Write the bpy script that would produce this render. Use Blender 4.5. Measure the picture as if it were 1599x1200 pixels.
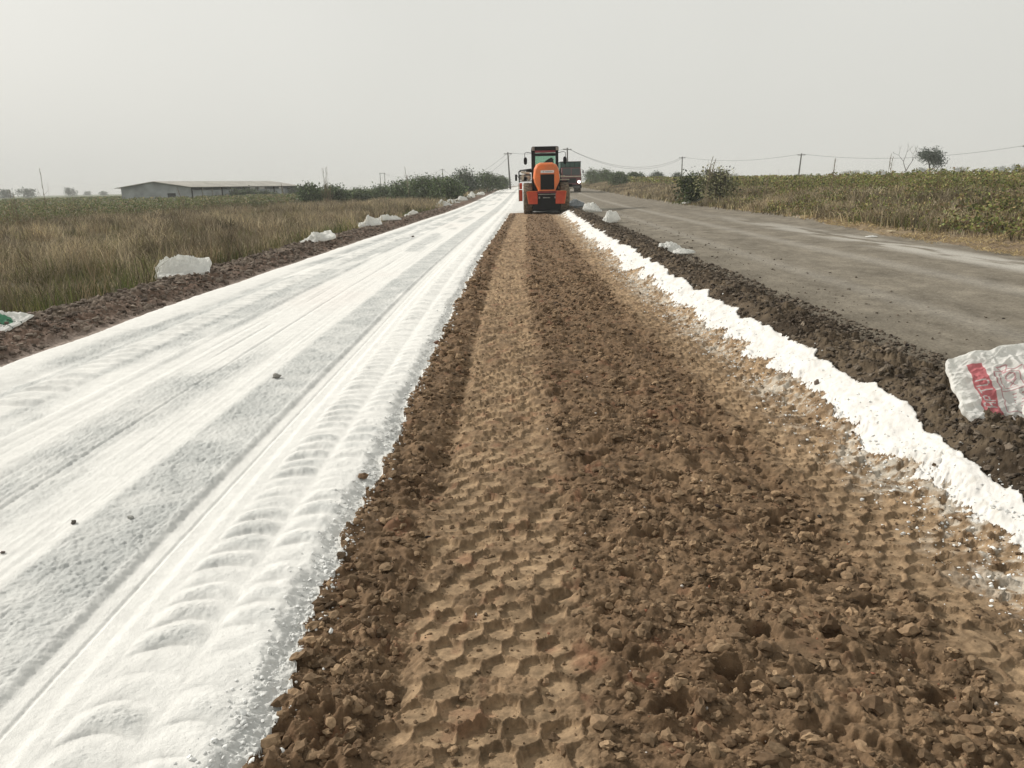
import bpy, math, random
import numpy as np
from mathutils import Vector, Matrix
rad = math.radians
for o in list(bpy.data.objects): bpy.data.objects.remove(o)
SC = bpy.context.scene; COL = SC.collection

# ------------------------------------------------------------------ camera, world, sun, exposure
CAM_H = 1.6; FPX = 1208.0; PITCH = math.atan(310/FPX); ROLL = rad(1.2)
fw = Vector((0, math.cos(PITCH), -math.sin(PITCH))); rt = Vector((1, 0, 0)); up = rt.cross(fw)
c_, s_ = math.cos(ROLL), math.sin(ROLL)
RT = rt*c_ - up*s_; UP = rt*s_ + up*c_
cd = bpy.data.cameras.new('camera'); cam = bpy.data.objects.new('camera', cd); COL.objects.link(cam)
cam.matrix_world = Matrix(((RT.x, UP.x, -fw.x, 0), (RT.y, UP.y, -fw.y, 0), (RT.z, UP.z, -fw.z, CAM_H), (0, 0, 0, 1)))
cd.sensor_width = 36; cd.lens = 36*FPX/1599; cd.clip_start = 0.05; cd.clip_end = 9000
SC.camera = cam
SUN_EL = rad(32); SUN_AZ = rad(-62)          # azimuth from +Y, negative = to the left
W = bpy.data.worlds.new('World'); SC.world = W; W.use_nodes = True
nt = W.node_tree; nt.nodes.clear()
sky = nt.nodes.new('ShaderNodeTexSky'); sky.sky_type = 'NISHITA'; sky.sun_disc = False
sky.sun_elevation = SUN_EL; sky.sun_rotation = SUN_AZ; sky.air_density = 1.2; sky.dust_density = 8; sky.ozone_density = 1
hs = nt.nodes.new('ShaderNodeHueSaturation'); hs.inputs['Saturation'].default_value = 0.30
mx = nt.nodes.new('ShaderNodeMix'); mx.data_type = 'RGBA'; mx.inputs[0].default_value = 0.80
mx.inputs[7].default_value = (10.0, 9.95, 9.3, 1)
bg = nt.nodes.new('ShaderNodeBackground'); bg.inputs[1].default_value = 0.085
wo = nt.nodes.new('ShaderNodeOutputWorld')
nt.links.new(sky.outputs[0], hs.inputs['Color']); nt.links.new(hs.outputs[0], mx.inputs[6])
tcw = nt.nodes.new('ShaderNodeTexCoord'); nw = nt.nodes.new('ShaderNodeTexNoise'); nw.inputs['Scale'].default_value = 1.6; nw.inputs['Detail'].default_value = 3
mrw = nt.nodes.new('ShaderNodeMapRange'); mrw.inputs[1].default_value = .3; mrw.inputs[2].default_value = .7; mrw.inputs[3].default_value = .955; mrw.inputs[4].default_value = 1.045
vmw = nt.nodes.new('ShaderNodeVectorMath'); vmw.operation = 'SCALE'
nt.links.new(tcw.outputs['Generated'], nw.inputs['Vector']); nt.links.new(nw.outputs[0], mrw.inputs[0]); nt.links.new(mx.outputs[2], vmw.inputs[0]); nt.links.new(mrw.outputs[0], vmw.inputs['Scale'])
nt.links.new(vmw.outputs[0], bg.inputs[0]); nt.links.new(bg.outputs[0], wo.inputs[0])
sd = bpy.data.lights.new('sun', 'SUN'); sd.energy = 4.0; sd.angle = rad(1.2); sd.color = (1, 0.95, 0.87)
sun = bpy.data.objects.new('sun', sd); COL.objects.link(sun)
sdir = Vector((math.sin(SUN_AZ)*math.cos(SUN_EL), math.cos(SUN_AZ)*math.cos(SUN_EL), math.sin(SUN_EL)))
sun.rotation_euler = sdir.to_track_quat('Z', 'Y').to_euler(); sun.location = sdir*50
SC.view_settings.view_transform = 'Standard'; SC.view_settings.look = 'None'
SC.view_settings.exposure = 0.0; SC.view_settings.gamma = 1
SC.render.engine = 'CYCLES'

# ------------------------------------------------------------------ numpy noise
U32 = np.uint32
def hsh(ix, iy, seed):
    h = ix.astype(np.int64).astype(U32)*U32(374761393) + iy.astype(np.int64).astype(U32)*U32(668265263) + U32((seed*2246822519+12345) & 0xffffffff)
    h = (h ^ (h >> U32(13)))*U32(1274126177); h = (h ^ (h >> U32(15)))*U32(2654435761)
    return ((h ^ (h >> U32(16))) & U32(0xffffff)).astype(np.float32)/np.float32(16777216.)
def vn(x, y, seed=0):
    ix = np.floor(x); iy = np.floor(y); fx = x-ix; fy = y-iy
    fx = fx*fx*(3-2*fx); fy = fy*fy*(3-2*fy)
    a = hsh(ix, iy, seed); b = hsh(ix+1, iy, seed); c = hsh(ix, iy+1, seed); d = hsh(ix+1, iy+1, seed)
    return (a+(b-a)*fx)*(1-fy)+(c+(d-c)*fx)*fy
def fbm(x, y, seed=0, o=4, g=0.5):                    # about -1..1
    t = 0; a = 1; n = 0
    for i in range(o):
        t = t+a*(vn(x, y, seed+i*7)*2-1); n += a; a *= g; x = x*2.03+3.1; y = y*2.03+1.7
    return t/n
def rdg(x, y, seed, o=4):
    t = 0; a = 1; n = 0
    for i in range(o): t = t+a*(1-np.abs(vn(x, y, seed+i*5)*2-1)*2); n += a; a *= .55; x = x*2.1+1.3; y = y*2.1+.7
    return t/n
def wor(x, y, seed=0, jit=0.9):
    ix = np.floor(x); iy = np.floor(y)
    best = np.full(x.shape, 9., np.float32); rid = np.zeros(x.shape, np.float32)
    bx = np.zeros(x.shape, np.float32); by = np.zeros(x.shape, np.float32); sec = np.full(x.shape, 9., np.float32)
    for i in (-1, 0, 1):
        for j in (-1, 0, 1):
            cx = ix+i; cy = iy+j
            dx = cx+.5+(hsh(cx, cy, seed)-.5)*jit-x; dy = cy+.5+(hsh(cx, cy, seed+1)-.5)*jit-y
            d = np.sqrt(dx*dx+dy*dy); m = d < best
            sec = np.where(m, best, np.minimum(sec, d))
            best = np.where(m, d, best); bx = np.where(m, -dx, bx); by = np.where(m, -dy, by)
            rid = np.where(m, hsh(cx, cy, seed+2), rid)
    return best, sec, rid, bx, by
def sst(a, b, x):
    t = np.clip((x-a)/(b-a), 0, 1); return t*t*(3-2*t)
def band(u, a, b, e=0.05): return sst(a-e, a+e, u)*(1-sst(b-e, b+e, u))
def drift(y):                                          # the road bends gently to the right
    y = np.asarray(y, float); return 0.027*(np.sqrt((y-14)**2+30)+(y-14))/2
def crumbs(x, y, s, seed, p=0.8, k=0.5):                # angular lumps with cracks between
    f, g, r, bx, by = wor(x/s, y/s, seed, 1.0)
    r2 = (r*7.3) % 1
    return np.where(r < p, s*k*(.25+.75*r)*sst(0, .32, g-f)*(1+(r-.5)*1.2*bx+(r2-.5)*1.4*by), 0)
def hexcell(a, b):                                      # regular honeycomb: distance gap to the border, cell ids, offset in the cell
    best = np.full(a.shape, 9.); sec = np.full(a.shape, 9.); ca = np.zeros(a.shape); rb = np.zeros(a.shape); ox = np.zeros(a.shape); oy = np.zeros(a.shape)
    r0 = np.floor(b/.866)
    for dr in (-1, 0, 1, 2):
        r = r0+dr; sh = .5*(r % 2); c0 = np.floor(a-sh)
        for dc in (0, 1):
            cx = c0+dc+sh; dx = a-cx; dy = b-r*.866; d = np.sqrt(dx*dx+dy*dy); m = d < best
            sec = np.where(m, best, np.minimum(sec, d)); best = np.where(m, d, best); ca = np.where(m, c0+dc, ca); rb = np.where(m, r, rb); ox = np.where(m, dx, ox); oy = np.where(m, dy, oy)
    return sec-best, ca, rb, ox, oy
def clods(x, y, s, seed, p=0.7, k=0.5):
    f, g, r, _, _ = wor(x/s, y/s, seed)
    rr = 0.35+0.35*r
    return np.where(r < p, s*k*(0.4+0.6*r)*np.sqrt(np.maximum(0, 1-(f/rr)**2)), 0)

PU = [-2000, -7.6, -6.5, -5.85, -5.45, -5.02, -4.9, 2.02, 2.36, 2.62, 2.85, 3.2, 7, 9.2, 10.2, 11.6, 13.5, 16, 60, 2000]
PZ = [-.25, -.22, -.08, .14, .12, .0, 0, 0, .14, .25, .27, .17, .24, .16, .24, .36, .75, .85, .85, .85]
def zbase(x, y):
    x = np.asarray(x, float); y = np.asarray(y, float); u = x-drift(y)
    w = sst(-14, -6.5, u)*(1-sst(13, 35, u))
    # windrow and bank only beside the strip worked so far
    return np.interp(u, PU, PZ)+w*(.9*sst(45, 160, y)+.001*np.maximum(0, y-150))
def edges(x, y):
    n1 = fbm(x*1.3, y*1.3, 11, 3); n2 = fbm(x*6, y*6, 12, 4, .65)
    e1 = -4.93+.07*fbm(x*.8, y*.8, 13, 3)+.03*n2
    e2 = -.80+.05*n1+.055*n2; e2 = np.where(y > 46, 2.2+.1*n2, e2)
    nb = fbm(x*.0+3, y*1.15, 15, 3, .6)
    e3 = 2.13+.20*nb+.15*fbm(x*5, y*5, 16, 5, .8)
    e4 = 2.33+.16*sst(3.2, 5.5, y)+.10*fbm(x*1.5, y*2.2, 17, 2)+.035*fbm(x*7, y*7, 18, 4, .6)
    e5 = 3.06+.18*fbm(x*1.2, y*1.2, 19, 3)+.12*fbm(x*8, y*8, 20, 3, .7)
    e6 = 9.1+1.3*sst(12, 34, y)+.4*fbm(x*.4, y*.4, 21, 4, .7)
    return e1, e2, e3, e4, e5, e6
def region(x, y):
    u = x-drift(y); e1, e2, e3, e4, e5, e6 = edges(x, y)
    r = np.zeros(x.shape, np.int8)                      # 0 field left
    r[u > -6.45+.2*fbm(x*2, y*2, 30, 3)] = 1            # left bank
    r[u > e1] = 2; r[u > e2] = 3; r[u > e3] = 4; r[u > e4] = 5; r[u > e5] = 6; r[u > e6] = 7
    r[u > 15.5] = 8
    return r
HOLES = [(0.48, 2.92), (0.93, 3.55), (0.71, 4.08), (0.47, 4.35), (1.4, 3.34), (0.87, 2.45), (1.13, 2.43), (0.48, 2.09), (1.12, 8.2), (1.31, 3.62), (1.07, 2.78), (1.28, 2.93),
         (.62, 3.3), (1.12, 4.05), (1.3, 4.4), (.86, 4.75), (.6, 5.2), (1.15, 5.05), (.4, 5.6), (.95, 5.75), (1.4, 5.4), (.7, 2.25), (1.32, 2.1), (.5, 6.3), (1.2, 6.5), (.8, 6.9)]
def micro(x, y, reg):
    """relief of the ground by region, in metres"""
    u = x-drift(y); z = np.zeros(x.shape, np.float32); tone = np.zeros(x.shape, np.float32)
    # ---- lime layer
    m = reg == 2
    if m.any():
        X, Y, Uu = x[m], y[m], u[m]
        X2 = X+.03*fbm(X*9, Y*9, 40, 2); 
        rough = np.maximum.reduce([band(Uu, -2.12, -1.66, .05)*sst(-.35, .1, fbm(X*2, Y*.7, 41, 3)+.45), 1.*band(Uu, -3.75, -3.25, .08)*sst(-.3, .2, fbm(X*2, Y*.5, 42, 3)+.1),
                                   1.*band(Uu, -4.5, -4.05, .1)*sst(-.2, .2, fbm(X*2, Y*.6, 47, 3)+.2), .9*band(Uu, -3.0, -2.45, .15)*sst(.0, .25, fbm(X*1.2, Y*.3, 43, 3)), .5*sst(-1.0, -.82, Uu)])
        rough = np.clip(rough*(.8+.5*fbm(X*5, Y*5, 44, 3)), 0, 1)
        h = .012*fbm(X*.7, Y*.25, 45, 3)
        f, g, r, _, _ = wor(X2*34, Y*34, 46); f2, g2, r2, _, _ = wor(X2*75, Y*75, 49)
        h = h+rough*(.011*fbm(X*14, Y*14, 48, 4, .75)+.012*(r-.5)*sst(0, .35, g-f)+.005*(r2-.5)+.004)
        h = h+.0022*fbm(X*45, Y*45, 50, 4, .8)+.004*fbm(X*9, Y*7, 32, 4, .7)
        def lugs(a, b, per, ph, amp, slope):
            w = band(Uu, a, b, .06); um = (Uu-(a+b)/2)/(b-a); p = Y/per+ph+slope*(Uu-a)+.9*um*um*abs(slope)*2+.38*fbm(X*2.3, Y*1.9, 51, 3); q = p-np.floor(p)
            s = np.sin(np.pi*q**.65)**1.2
            bell = np.sin(np.pi*np.clip((Uu-a)/(b-a), 0, 1))**.6
            amp = amp*(.35+1.15*hsh(np.floor(p), np.zeros_like(p), 5))*(1+.35*fbm(X*6, Y*6, 39, 3))
            return w*amp*s*bell
        h = h+lugs(-1.38, -1.13, .150, 0, .018, -.8)+lugs(-1.11, -.86, .165, .5, .015, .9)
        h = h+lugs(-4.08, -3.66, .215, .2, .026, .5)
        mound = sst(.004, .022, h)*np.maximum(band(Uu, -1.5, -.8, .1), .8*band(Uu, -4.1, -3.6, .1)); rough = np.maximum(rough, .8*mound*np.clip(.6+.8*fbm(X*7, Y*7, 31, 3), 0, 1)); h = h+mound*(.008*fbm(X*30, Y*30, 38, 4, .8))
        h = h-.012*band(Uu, -1.66, -1.46, .03)+.007*band(Uu, -1.70, -1.655, .015)-.007*band(Uu, -1.57, -1.555, .008)
        h = h+.006*fbm(Uu*16, Y*.25, 52, 3, .6)*band(Uu, -3.3, -2.1, .1)+.004*fbm(X*4, Y*1.2, 53, 3)
        for (uu_, ww_, dd_) in ((-2.36, .006, .006), (-2.93, .01, .010), (-3.12, .006, .005)): h = h-dd_*np.exp(-((Uu-uu_-.05*fbm(Y*.25, Y*0+uu_, 37, 2))/ww_)**2)*sst(-.3, .3, fbm(Y*.6, Y*0+uu_, 36, 2))
        h = h-.010*band(Uu, -2.68+.02*fbm(X, Y*.6, 54, 2), -2.655, .012)
        h = h+.018*band(Uu, -4.85, -4.45, .15)-.016*band(Uu, -4.32, -4.2, .06)+.01*band(Uu, -3.4, -3.3, .03)
        fringe = sst(-.95, -.78, Uu); cl = crumbs(X2, Y, .05, 55, .6, .4)+crumbs(X2, Y, .02, 56, .7, .4)
        h = h+fringe*cl*.8+sst(-1.15, -.95, Uu)*.008*fbm(X*10, Y*10, 57, 3)
        e1, e2, *_ = edges(X, Y)
        z[m] = .006+h+.040*sst(0, .13, e2-Uu)*sst(0, .12, Uu-e1)*np.where(Y > 46, .5, 1)
        far = sst(1.0, .2, 0*Y)
        tone[m] = rough
    # ---- worked soil
    m = reg == 3
    if m.any():
        X, Y, Uu = x[m], y[m], u[m]
        wx = X+.03*fbm(X*7, Y*7, 60, 3); wy = Y+.03*fbm(X*7+9, Y*7, 61, 3)
        lane = np.maximum(band(Uu, -.42, .22, .1), .9*band(Uu, 1.5, 2.3, .13))
        patch = fbm(X*1.6, Y*1.6, 62, 3); lane = lane*sst(-.55, -.1, patch+.25)
        wx = X+.012*fbm(X*9, Y*9, 58, 3); wy = Y+.012*fbm(X*9+9, Y*9, 59, 3); wx = wx+.012*fbm(X*14, Y*14, 18, 2); s = .128; gap, cell, row, fx, fy = hexcell(wx/s, wy/s)
        rid = hsh(cell, row, 63); rid2 = hsh(cell, row, 64); rid3 = hsh(cell, row, 65)
        gap = gap+.10*fbm(X*28, Y*28, 20, 3, .7)+.05*fbm(X*6, Y*6, 19, 2)
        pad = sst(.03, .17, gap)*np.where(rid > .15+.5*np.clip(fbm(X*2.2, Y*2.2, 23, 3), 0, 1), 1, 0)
        plate = (rid2-.5)*.012-(.009+.019*rid3*rid3)*pad*np.clip(.45+1.1*fy-.55*fx, 0, 1.1)
        ridge = (.006+.006*fbm(X*8, Y*8, 66, 2))*(1-pad)*(1+1.2*fbm(X*30, Y*30, 65, 2))
        cl = crumbs(wx, wy, .075, 66, .6, .42)*.9+crumbs(wx, wy, .038, 67, .75, .5)+.9*crumbs(wx+.3, wy, .021, 68, .8, .55)+.8*crumbs(wx, wy+.2, .012, 69, .8, .6)
        loose = np.clip(.55+.9*fbm(X*2.3, Y*2.3, 70, 3), .1, 1.1)
        cut = band(Uu, -.78, -.42, .1)
        rubble = cl*(.22+.50*loose)+.75*crumbs(wx, wy, .15, 29, .5, .26)+.55*crumbs(wx+.5, wy, .10, 24, .35, .4)+.018*rdg(X*3, Y*3, 28, 3)+cut*(.02*fbm(X*6, Y*6, 71, 4, .7)+.6*crumbs(wx, wy, .13, 72, .6, .42))
        h = lane*(plate+ridge+.34*cl*(1-.85*pad))+(1-lane)*(rubble+.004)
        fa = sst(6, 22, Y); h = h+fa*(.3*crumbs(wx, wy*.8, .16, 35, .8, .45)+.03*fbm(X*3, Y*3, 34, 4, .7))+.024*fbm(X*2, Y*2, 73, 3)+.022*(fbm(X*5, Y*5, 74, 3))*(1-.7*lane)
        h = h+.0016*fbm(X*70, Y*70, 75, 3, .7)
        rut = band(Uu, -.52, -.38, .05)+.8*band(Uu, 1.25, 1.45, .06); h = h-.045*rut*np.clip(.5+1.2*fbm(X*5, Y*4, 76, 3), 0, 1.5)-(1-.9*lane)*.042*sst(.18, .5, fbm(X*5.5, Y*6, 22, 4, .65))
        # cleated roller holes
        for (hx0, hy0) in HOLES:
            q1 = (hx0*37.7+hy0*11.3) % 1; q2 = (hx0*17.1+hy0*53.9) % 1; q3 = (hx0*71.3+hy0*29.7) % 1
            xr = (X-hx0)+(Y-hy0)*(q3-.5)*1.2; dd = (np.abs(xr/(.042+.035*q1))**2.1+np.abs((Y-hy0)/(.030+.026*q2))**2.1)
            wob = 1+.75*fbm(X*20, Y*20, 77, 3)
            k = 1-sst(.25, 1.35, dd*wob); h = h*(1-.75*k)-(.026+.034*q3)*k*(1+.5*np.clip((Y-hy0)/.05, -1, 1))+.014*np.exp(-((dd-1.8)/.8)**2)*(1+fbm(X*22, Y*22, 27, 2))
        # a few big flat slabs
        for (hx0, hy0, rx, ry, zz) in ((1.24, 3.6, .13, .07, .03), (1.0, 2.36, .12, .07, .028), (1.52, 2.38, .13, .08, .03), (-.62, 2.25, .05, .06, .03), (1.3, 2.75, .11, .06, .03), (1.55, 2.05, .09, .07, .02)):
            dd = np.abs((X-hx0)/rx)**2.4+np.abs((Y-hy0)/ry)**2.4
            k = 1-sst(.75, 1.1, dd*(1+.5*fbm(X*18, Y*18, 78, 3))); h = h*(1-k)+k*(zz+.05*(Y-hy0)+.004*fbm(X*30, Y*30, 79, 3))
        z[m] = h
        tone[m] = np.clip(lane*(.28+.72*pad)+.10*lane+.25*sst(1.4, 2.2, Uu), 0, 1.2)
    # ---- windrow of lime
    m = reg == 4
    if m.any():
        X, Y = x[m], y[m]; _, _, e3, e4, _, _ = edges(X, Y); Uu = u[m]
        z[m] = .028*sst(0, .1, Uu-e3)+.04*fbm(X*3, Y*3, 80, 3)*sst(0, .1, Uu-e3)+.018*fbm(X*11, Y*5, 81, 4, .65)+.25*crumbs(X, Y, .06, 82, .3, .4)+.3*crumbs(X, Y, .022, 83, .3, .4)+.004*fbm(X*30, Y*30, 84, 3, .7)
    # ---- banks
    for rg, amp, sd in ((5, 1., 90), (1, .9, 110)):
        m = reg == rg
        if m.any():
            X, Y = x[m], y[m]; wx = X+.05*fbm(X*5, Y*5, sd, 3); wy = Y+.05*fbm(X*5+7, Y*5, sd+1, 3)
            z[m] = amp*(.055*fbm(X*2, Y*2, sd+2, 4, .65)+.05*rdg(X*2.2, Y*1.6, sd+9)+1.0*crumbs(wx, wy, .17, sd+3, .5, .42)+.75*crumbs(wx, wy, .07, sd+4, .7, .5)+crumbs(wx, wy, .03, sd+5, .8, .55)+.9*crumbs(wx, wy+.1, .016, sd+7, .8, .6)+.004*fbm(X*40, Y*40, sd+6, 2))
            if rg == 5: z[m] *= .12+.88*sst(0, .16, u[m]-edges(X, Y)[3])
            if rg == 1: z[m] *= (.25+.75*sst(-5.0, -5.2, u[m]))
            tone[m] = fbm(X*1.5, Y*1.5, sd+8, 3)
    # ---- old road
    m = reg == 6
    if m.any():
        X, Y, Uu = x[m], y[m], u[m]
        sc = sst(4.0, 3.2, Uu)
        z[m] = .010*fbm(X*1.1, Y*.5, 120, 4)+.004*fbm(X*12, Y*12, 121, 4, .75)+.006*fbm(X*4, Y*3, 119, 3)+sc*(crumbs(X, Y, .05, 122, .25, .4)+crumbs(X, Y, .025, 123, .4, .5))
        tone[m] = np.clip(.85*band(Uu, 7.5, 8.7, .4)*sst(-.2, .3, fbm(X*3, Y*.7, 125, 4)+.15)*sst(40, 12, Y)+.25*band(Uu, 6.0, 6.4, .2)+.2*band(Uu, 4.4, 4.7, .2), 0, 1)-sc*.3
    m = reg == 7
    if m.any():
        X, Y, Uu = x[m], y[m], u[m]
        k = sst(9.2, 10.6, Uu)
        z[m] = k*(.09*fbm(X*.9, Y*.9, 130, 4, .6)+.5*clods(X, Y, .3, 131, .3, .4))+clods(X, Y, .09, 132, .3, .5)+.01*fbm(X*8, Y*8, 133, 3)
        tone[m] = fbm(X*.8, Y*.8, 134, 3)
    m = (reg == 0) | (reg == 8)
    if m.any():
        X, Y = x[m], y[m]; z[m] = .05*fbm(X*.7, Y*.7, 140, 3)+.02*fbm(X*4, Y*4, 141, 2); tone[m] = fbm(X*.5, Y*.5, 142, 3)
    return z, tone
def ground_z(x, y):
    x = np.atleast_1d(np.asarray(x, np.float64)); y = np.atleast_1d(np.asarray(y, np.float64))
    z, _ = micro(x, y, region(x, y)); return zbase(x, y)+z
def gz(x, y): return float(ground_z(x, y)[0])
CAMP = Vector((0, 0, CAM_H))
def hit(px, py, z=0.0):
    d = fw*FPX+RT*(px-799.5)-UP*(py-600); t = (z-CAM_H)/d.z; return d.x*t, d.y*t
def at(px, Y):                                          # world x of photo column px at distance Y near eye level
    d = fw*FPX+RT*(px-799.5)-UP*(290-600); return d.x/d.y*Y

# ------------------------------------------------------------------ materials
def mat(name): 
    m = bpy.data.materials.new(name); m.use_nodes = True; return m, m.node_tree, m.node_tree.nodes['Principled BSDF']
def simple(name, col, rough=.6, metal=0, var=.25, scale=6, bump=0, bscale=40, emit=None, spec=.4, dirt=None):
    m, t, p = mat(name); p.inputs['Roughness'].default_value = rough; p.inputs['Metallic'].default_value = metal
    p.inputs['Specular IOR Level'].default_value = spec
    tc = t.nodes.new('ShaderNodeTexCoord'); n = t.nodes.new('ShaderNodeTexNoise'); n.inputs['Scale'].default_value = scale; n.inputs['Detail'].default_value = 6
    t.links.new(tc.outputs['Object'], n.inputs['Vector'])
    r = t.nodes.new('ShaderNodeValToRGB'); r.color_ramp.elements[0].position = .3; r.color_ramp.elements[1].position = .7
    d = dirt or tuple(c*(1-var) for c in col)
    r.color_ramp.elements[0].color = (*d, 1); r.color_ramp.elements[1].color = (*[min(1, c*(1+var*.4)) for c in col], 1)
    t.links.new(n.outputs[0], r.inputs[0]); t.links.new(r.outputs[0], p.inputs['Base Color'])
    if bump:
        n2 = t.nodes.new('ShaderNodeTexNoise'); n2.inputs['Scale'].default_value = bscale; n2.inputs['Detail'].default_value = 5
        t.links.new(tc.outputs['Object'], n2.inputs['Vector']); b = t.nodes.new('ShaderNodeBump'); b.inputs['Strength'].default_value = bump; b.inputs['Distance'].default_value = .02
        t.links.new(n2.outputs[0], b.inputs['Height']); t.links.new(b.outputs[0], p.inputs['Normal'])
    if emit: p.inputs['Emission Color'].default_value = (*emit[:3], 1); p.inputs['Emission Strength'].default_value = emit[3]
    return m
def vcol(name, rough=.95, nvar=.35, nscale=30, bump=.4, bscale=220, bdist=.004, spec=.15, trans=0):
    """base colour from the mesh's own colour attribute times fine procedural noise"""
    m, t, p = mat(name); p.inputs['Roughness'].default_value = rough; p.inputs['Specular IOR Level'].default_value = spec
    a = t.nodes.new('ShaderNodeAttribute'); a.attribute_name = 'tint'
    tc = t.nodes.new('ShaderNodeTexCoord'); col = a.outputs['Color']
    if nvar:
        n = t.nodes.new('ShaderNodeTexNoise'); n.inputs['Scale'].default_value = nscale; n.inputs['Detail'].default_value = 8; n.inputs['Roughness'].default_value = .7
        t.links.new(tc.outputs['Object'], n.inputs['Vector'])
        mr = t.nodes.new('ShaderNodeMapRange'); mr.inputs[1].default_value = .3; mr.inputs[2].default_value = .7; mr.inputs[3].default_value = 1-nvar; mr.inputs[4].default_value = 1+nvar
        t.links.new(n.outputs[0], mr.inputs[0])
        mu = t.nodes.new('ShaderNodeVectorMath'); mu.operation = 'SCALE'; t.links.new(col, mu.inputs[0]); t.links.new(mr.outputs[0], mu.inputs['Scale']); col = mu.outputs[0]
    t.links.new(col, p.inputs['Base Color'])
    if bump:
        n2 = t.nodes.new('ShaderNodeTexNoise'); n2.inputs['Scale'].default_value = bscale; n2.inputs['Detail'].default_value = 6; n2.inputs['Roughness'].default_value = .65
        t.links.new(tc.outputs['Object'], n2.inputs['Vector']); b = t.nodes.new('ShaderNodeBump'); b.inputs['Strength'].default_value = bump; b.inputs['Distance'].default_value = bdist
        t.links.new(n2.outputs[0], b.inputs['Height']); t.links.new(b.outputs[0], p.inputs['Normal'])
    if trans:
        tr = t.nodes.new('ShaderNodeBsdfTranslucent'); t.links.new(col, tr.inputs[0]); mi = t.nodes.new('ShaderNodeMixShader'); mi.inputs[0].default_value = trans
        out = t.nodes['Material Output']; t.links.new(p.outputs[0], mi.inputs[1]); t.links.new(tr.outputs[0], mi.inputs[2]); t.links.new(mi.outputs[0], out.inputs[0])
    return m
M = {}
M['soil'] = vcol('soil', nvar=.38, nscale=26, bump=.7, bscale=170, bdist=.006)
M['bank'] = vcol('bank earth', nvar=.4, nscale=18, bump=.8, bscale=110, bdist=.01)
M['lime'] = vcol('lime powder', nvar=.08, nscale=9, bump=.8, bscale=190, bdist=.005, rough=1, spec=0)
M['road'] = vcol('worn road', nvar=.38, nscale=38, bump=.9, bscale=80, bdist=.008)
M['verge'] = vcol('verge earth', nvar=.35, nscale=9, bump=.8, bscale=40, bdist=.02)
M['clod'] = vcol('clods', nvar=.25, nscale=90, bump=.4, bscale=300, bdist=.002)
M['leaf'] = vcol('leaves', nvar=0, bump=0, rough=.6, spec=.3, trans=.3)
M['blade'] = vcol('grass blades', nvar=0, bump=0, rough=.8, spec=.15, trans=.25)
M['bark'] = simple('bark', (.10, .085, .07), .9, var=.4, scale=12, bump=.5)
M['orange'] = simple('orange paint', (.75, .17, .035), .42, var=.22, scale=3, dirt=(.55, .17, .06))
M['red'] = simple('red orange paint', (.52, .055, .015), .45, var=.25, scale=4)
M['maroon'] = simple('maroon paint', (.20, .02, .03), .5, var=.3, scale=4)
M['black'] = simple('black metal', (.006, .006, .0065), .6, var=.3, scale=6, spec=.12)
M['grille'] = simple('grille', (.006, .0065, .0065), .6, var=.4, scale=30, spec=.15)
M['rubber'] = simple('dusty tyre rubber', (.05, .042, .034), .95, var=.4, scale=9, dirt=(.24, .19, .13), spec=.1)
M['grey'] = simple('dusty grey metal', (.30, .29, .26), .6, var=.45, scale=8)
M['cream'] = simple('cream paint', (.50, .46, .36), .55, var=.3, scale=8)
M['white'] = simple('white paint', (.75, .72, .70), .5, var=.12, scale=8)
M['concrete'] = simple('pole concrete', (.13, .125, .115), .9, var=.3, scale=3)
M['wire'] = simple('wire', (.05, .05, .05), .6)
M['shedwall'] = simple('faded metal wall', (.34, .36, .37), .8, var=.4, scale=.6, dirt=(.20, .21, .21))
M['shedroof'] = simple('faded sheet roof', (.42, .40, .36), .75, var=.25, scale=.5)
M['dark'] = simple('dark opening', (.02, .022, .022), .9)
M['green'] = simple('green tarpaulin', (.025, .08, .06), .7, var=.3, scale=2)
M['lamp'] = simple('lit lamp', (.9, .9, .85), .3, emit=(1, .97, .88, 9))
M['truckred'] = simple('truck red paint', (.13, .025, .025), .5, var=.3, scale=3)
M['green_print'] = simple('green print', (.05, .22, .11), .8)
def glass(name, col):
    m, t, p = mat(name); p.inputs['Base Color'].default_value = (*col, 1); p.inputs['Roughness'].default_value = .08
    tr = t.nodes.new('ShaderNodeBsdfTransparent'); tr.inputs[0].default_value = (.80, .93, .86, 1); mi = t.nodes.new('ShaderNodeMixShader'); mi.inputs[0].default_value = .88
    t.links.new(p.outputs[0], mi.inputs[1]); t.links.new(tr.outputs[0], mi.inputs[2]); t.links.new(mi.outputs[0], t.nodes['Material Output'].inputs[0]); return m
M['glass'] = glass('tinted glass', (.10, .16, .14))
M['darkglass'] = simple('dark windscreen', (.025, .035, .035), .12, spec=.6)
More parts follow.
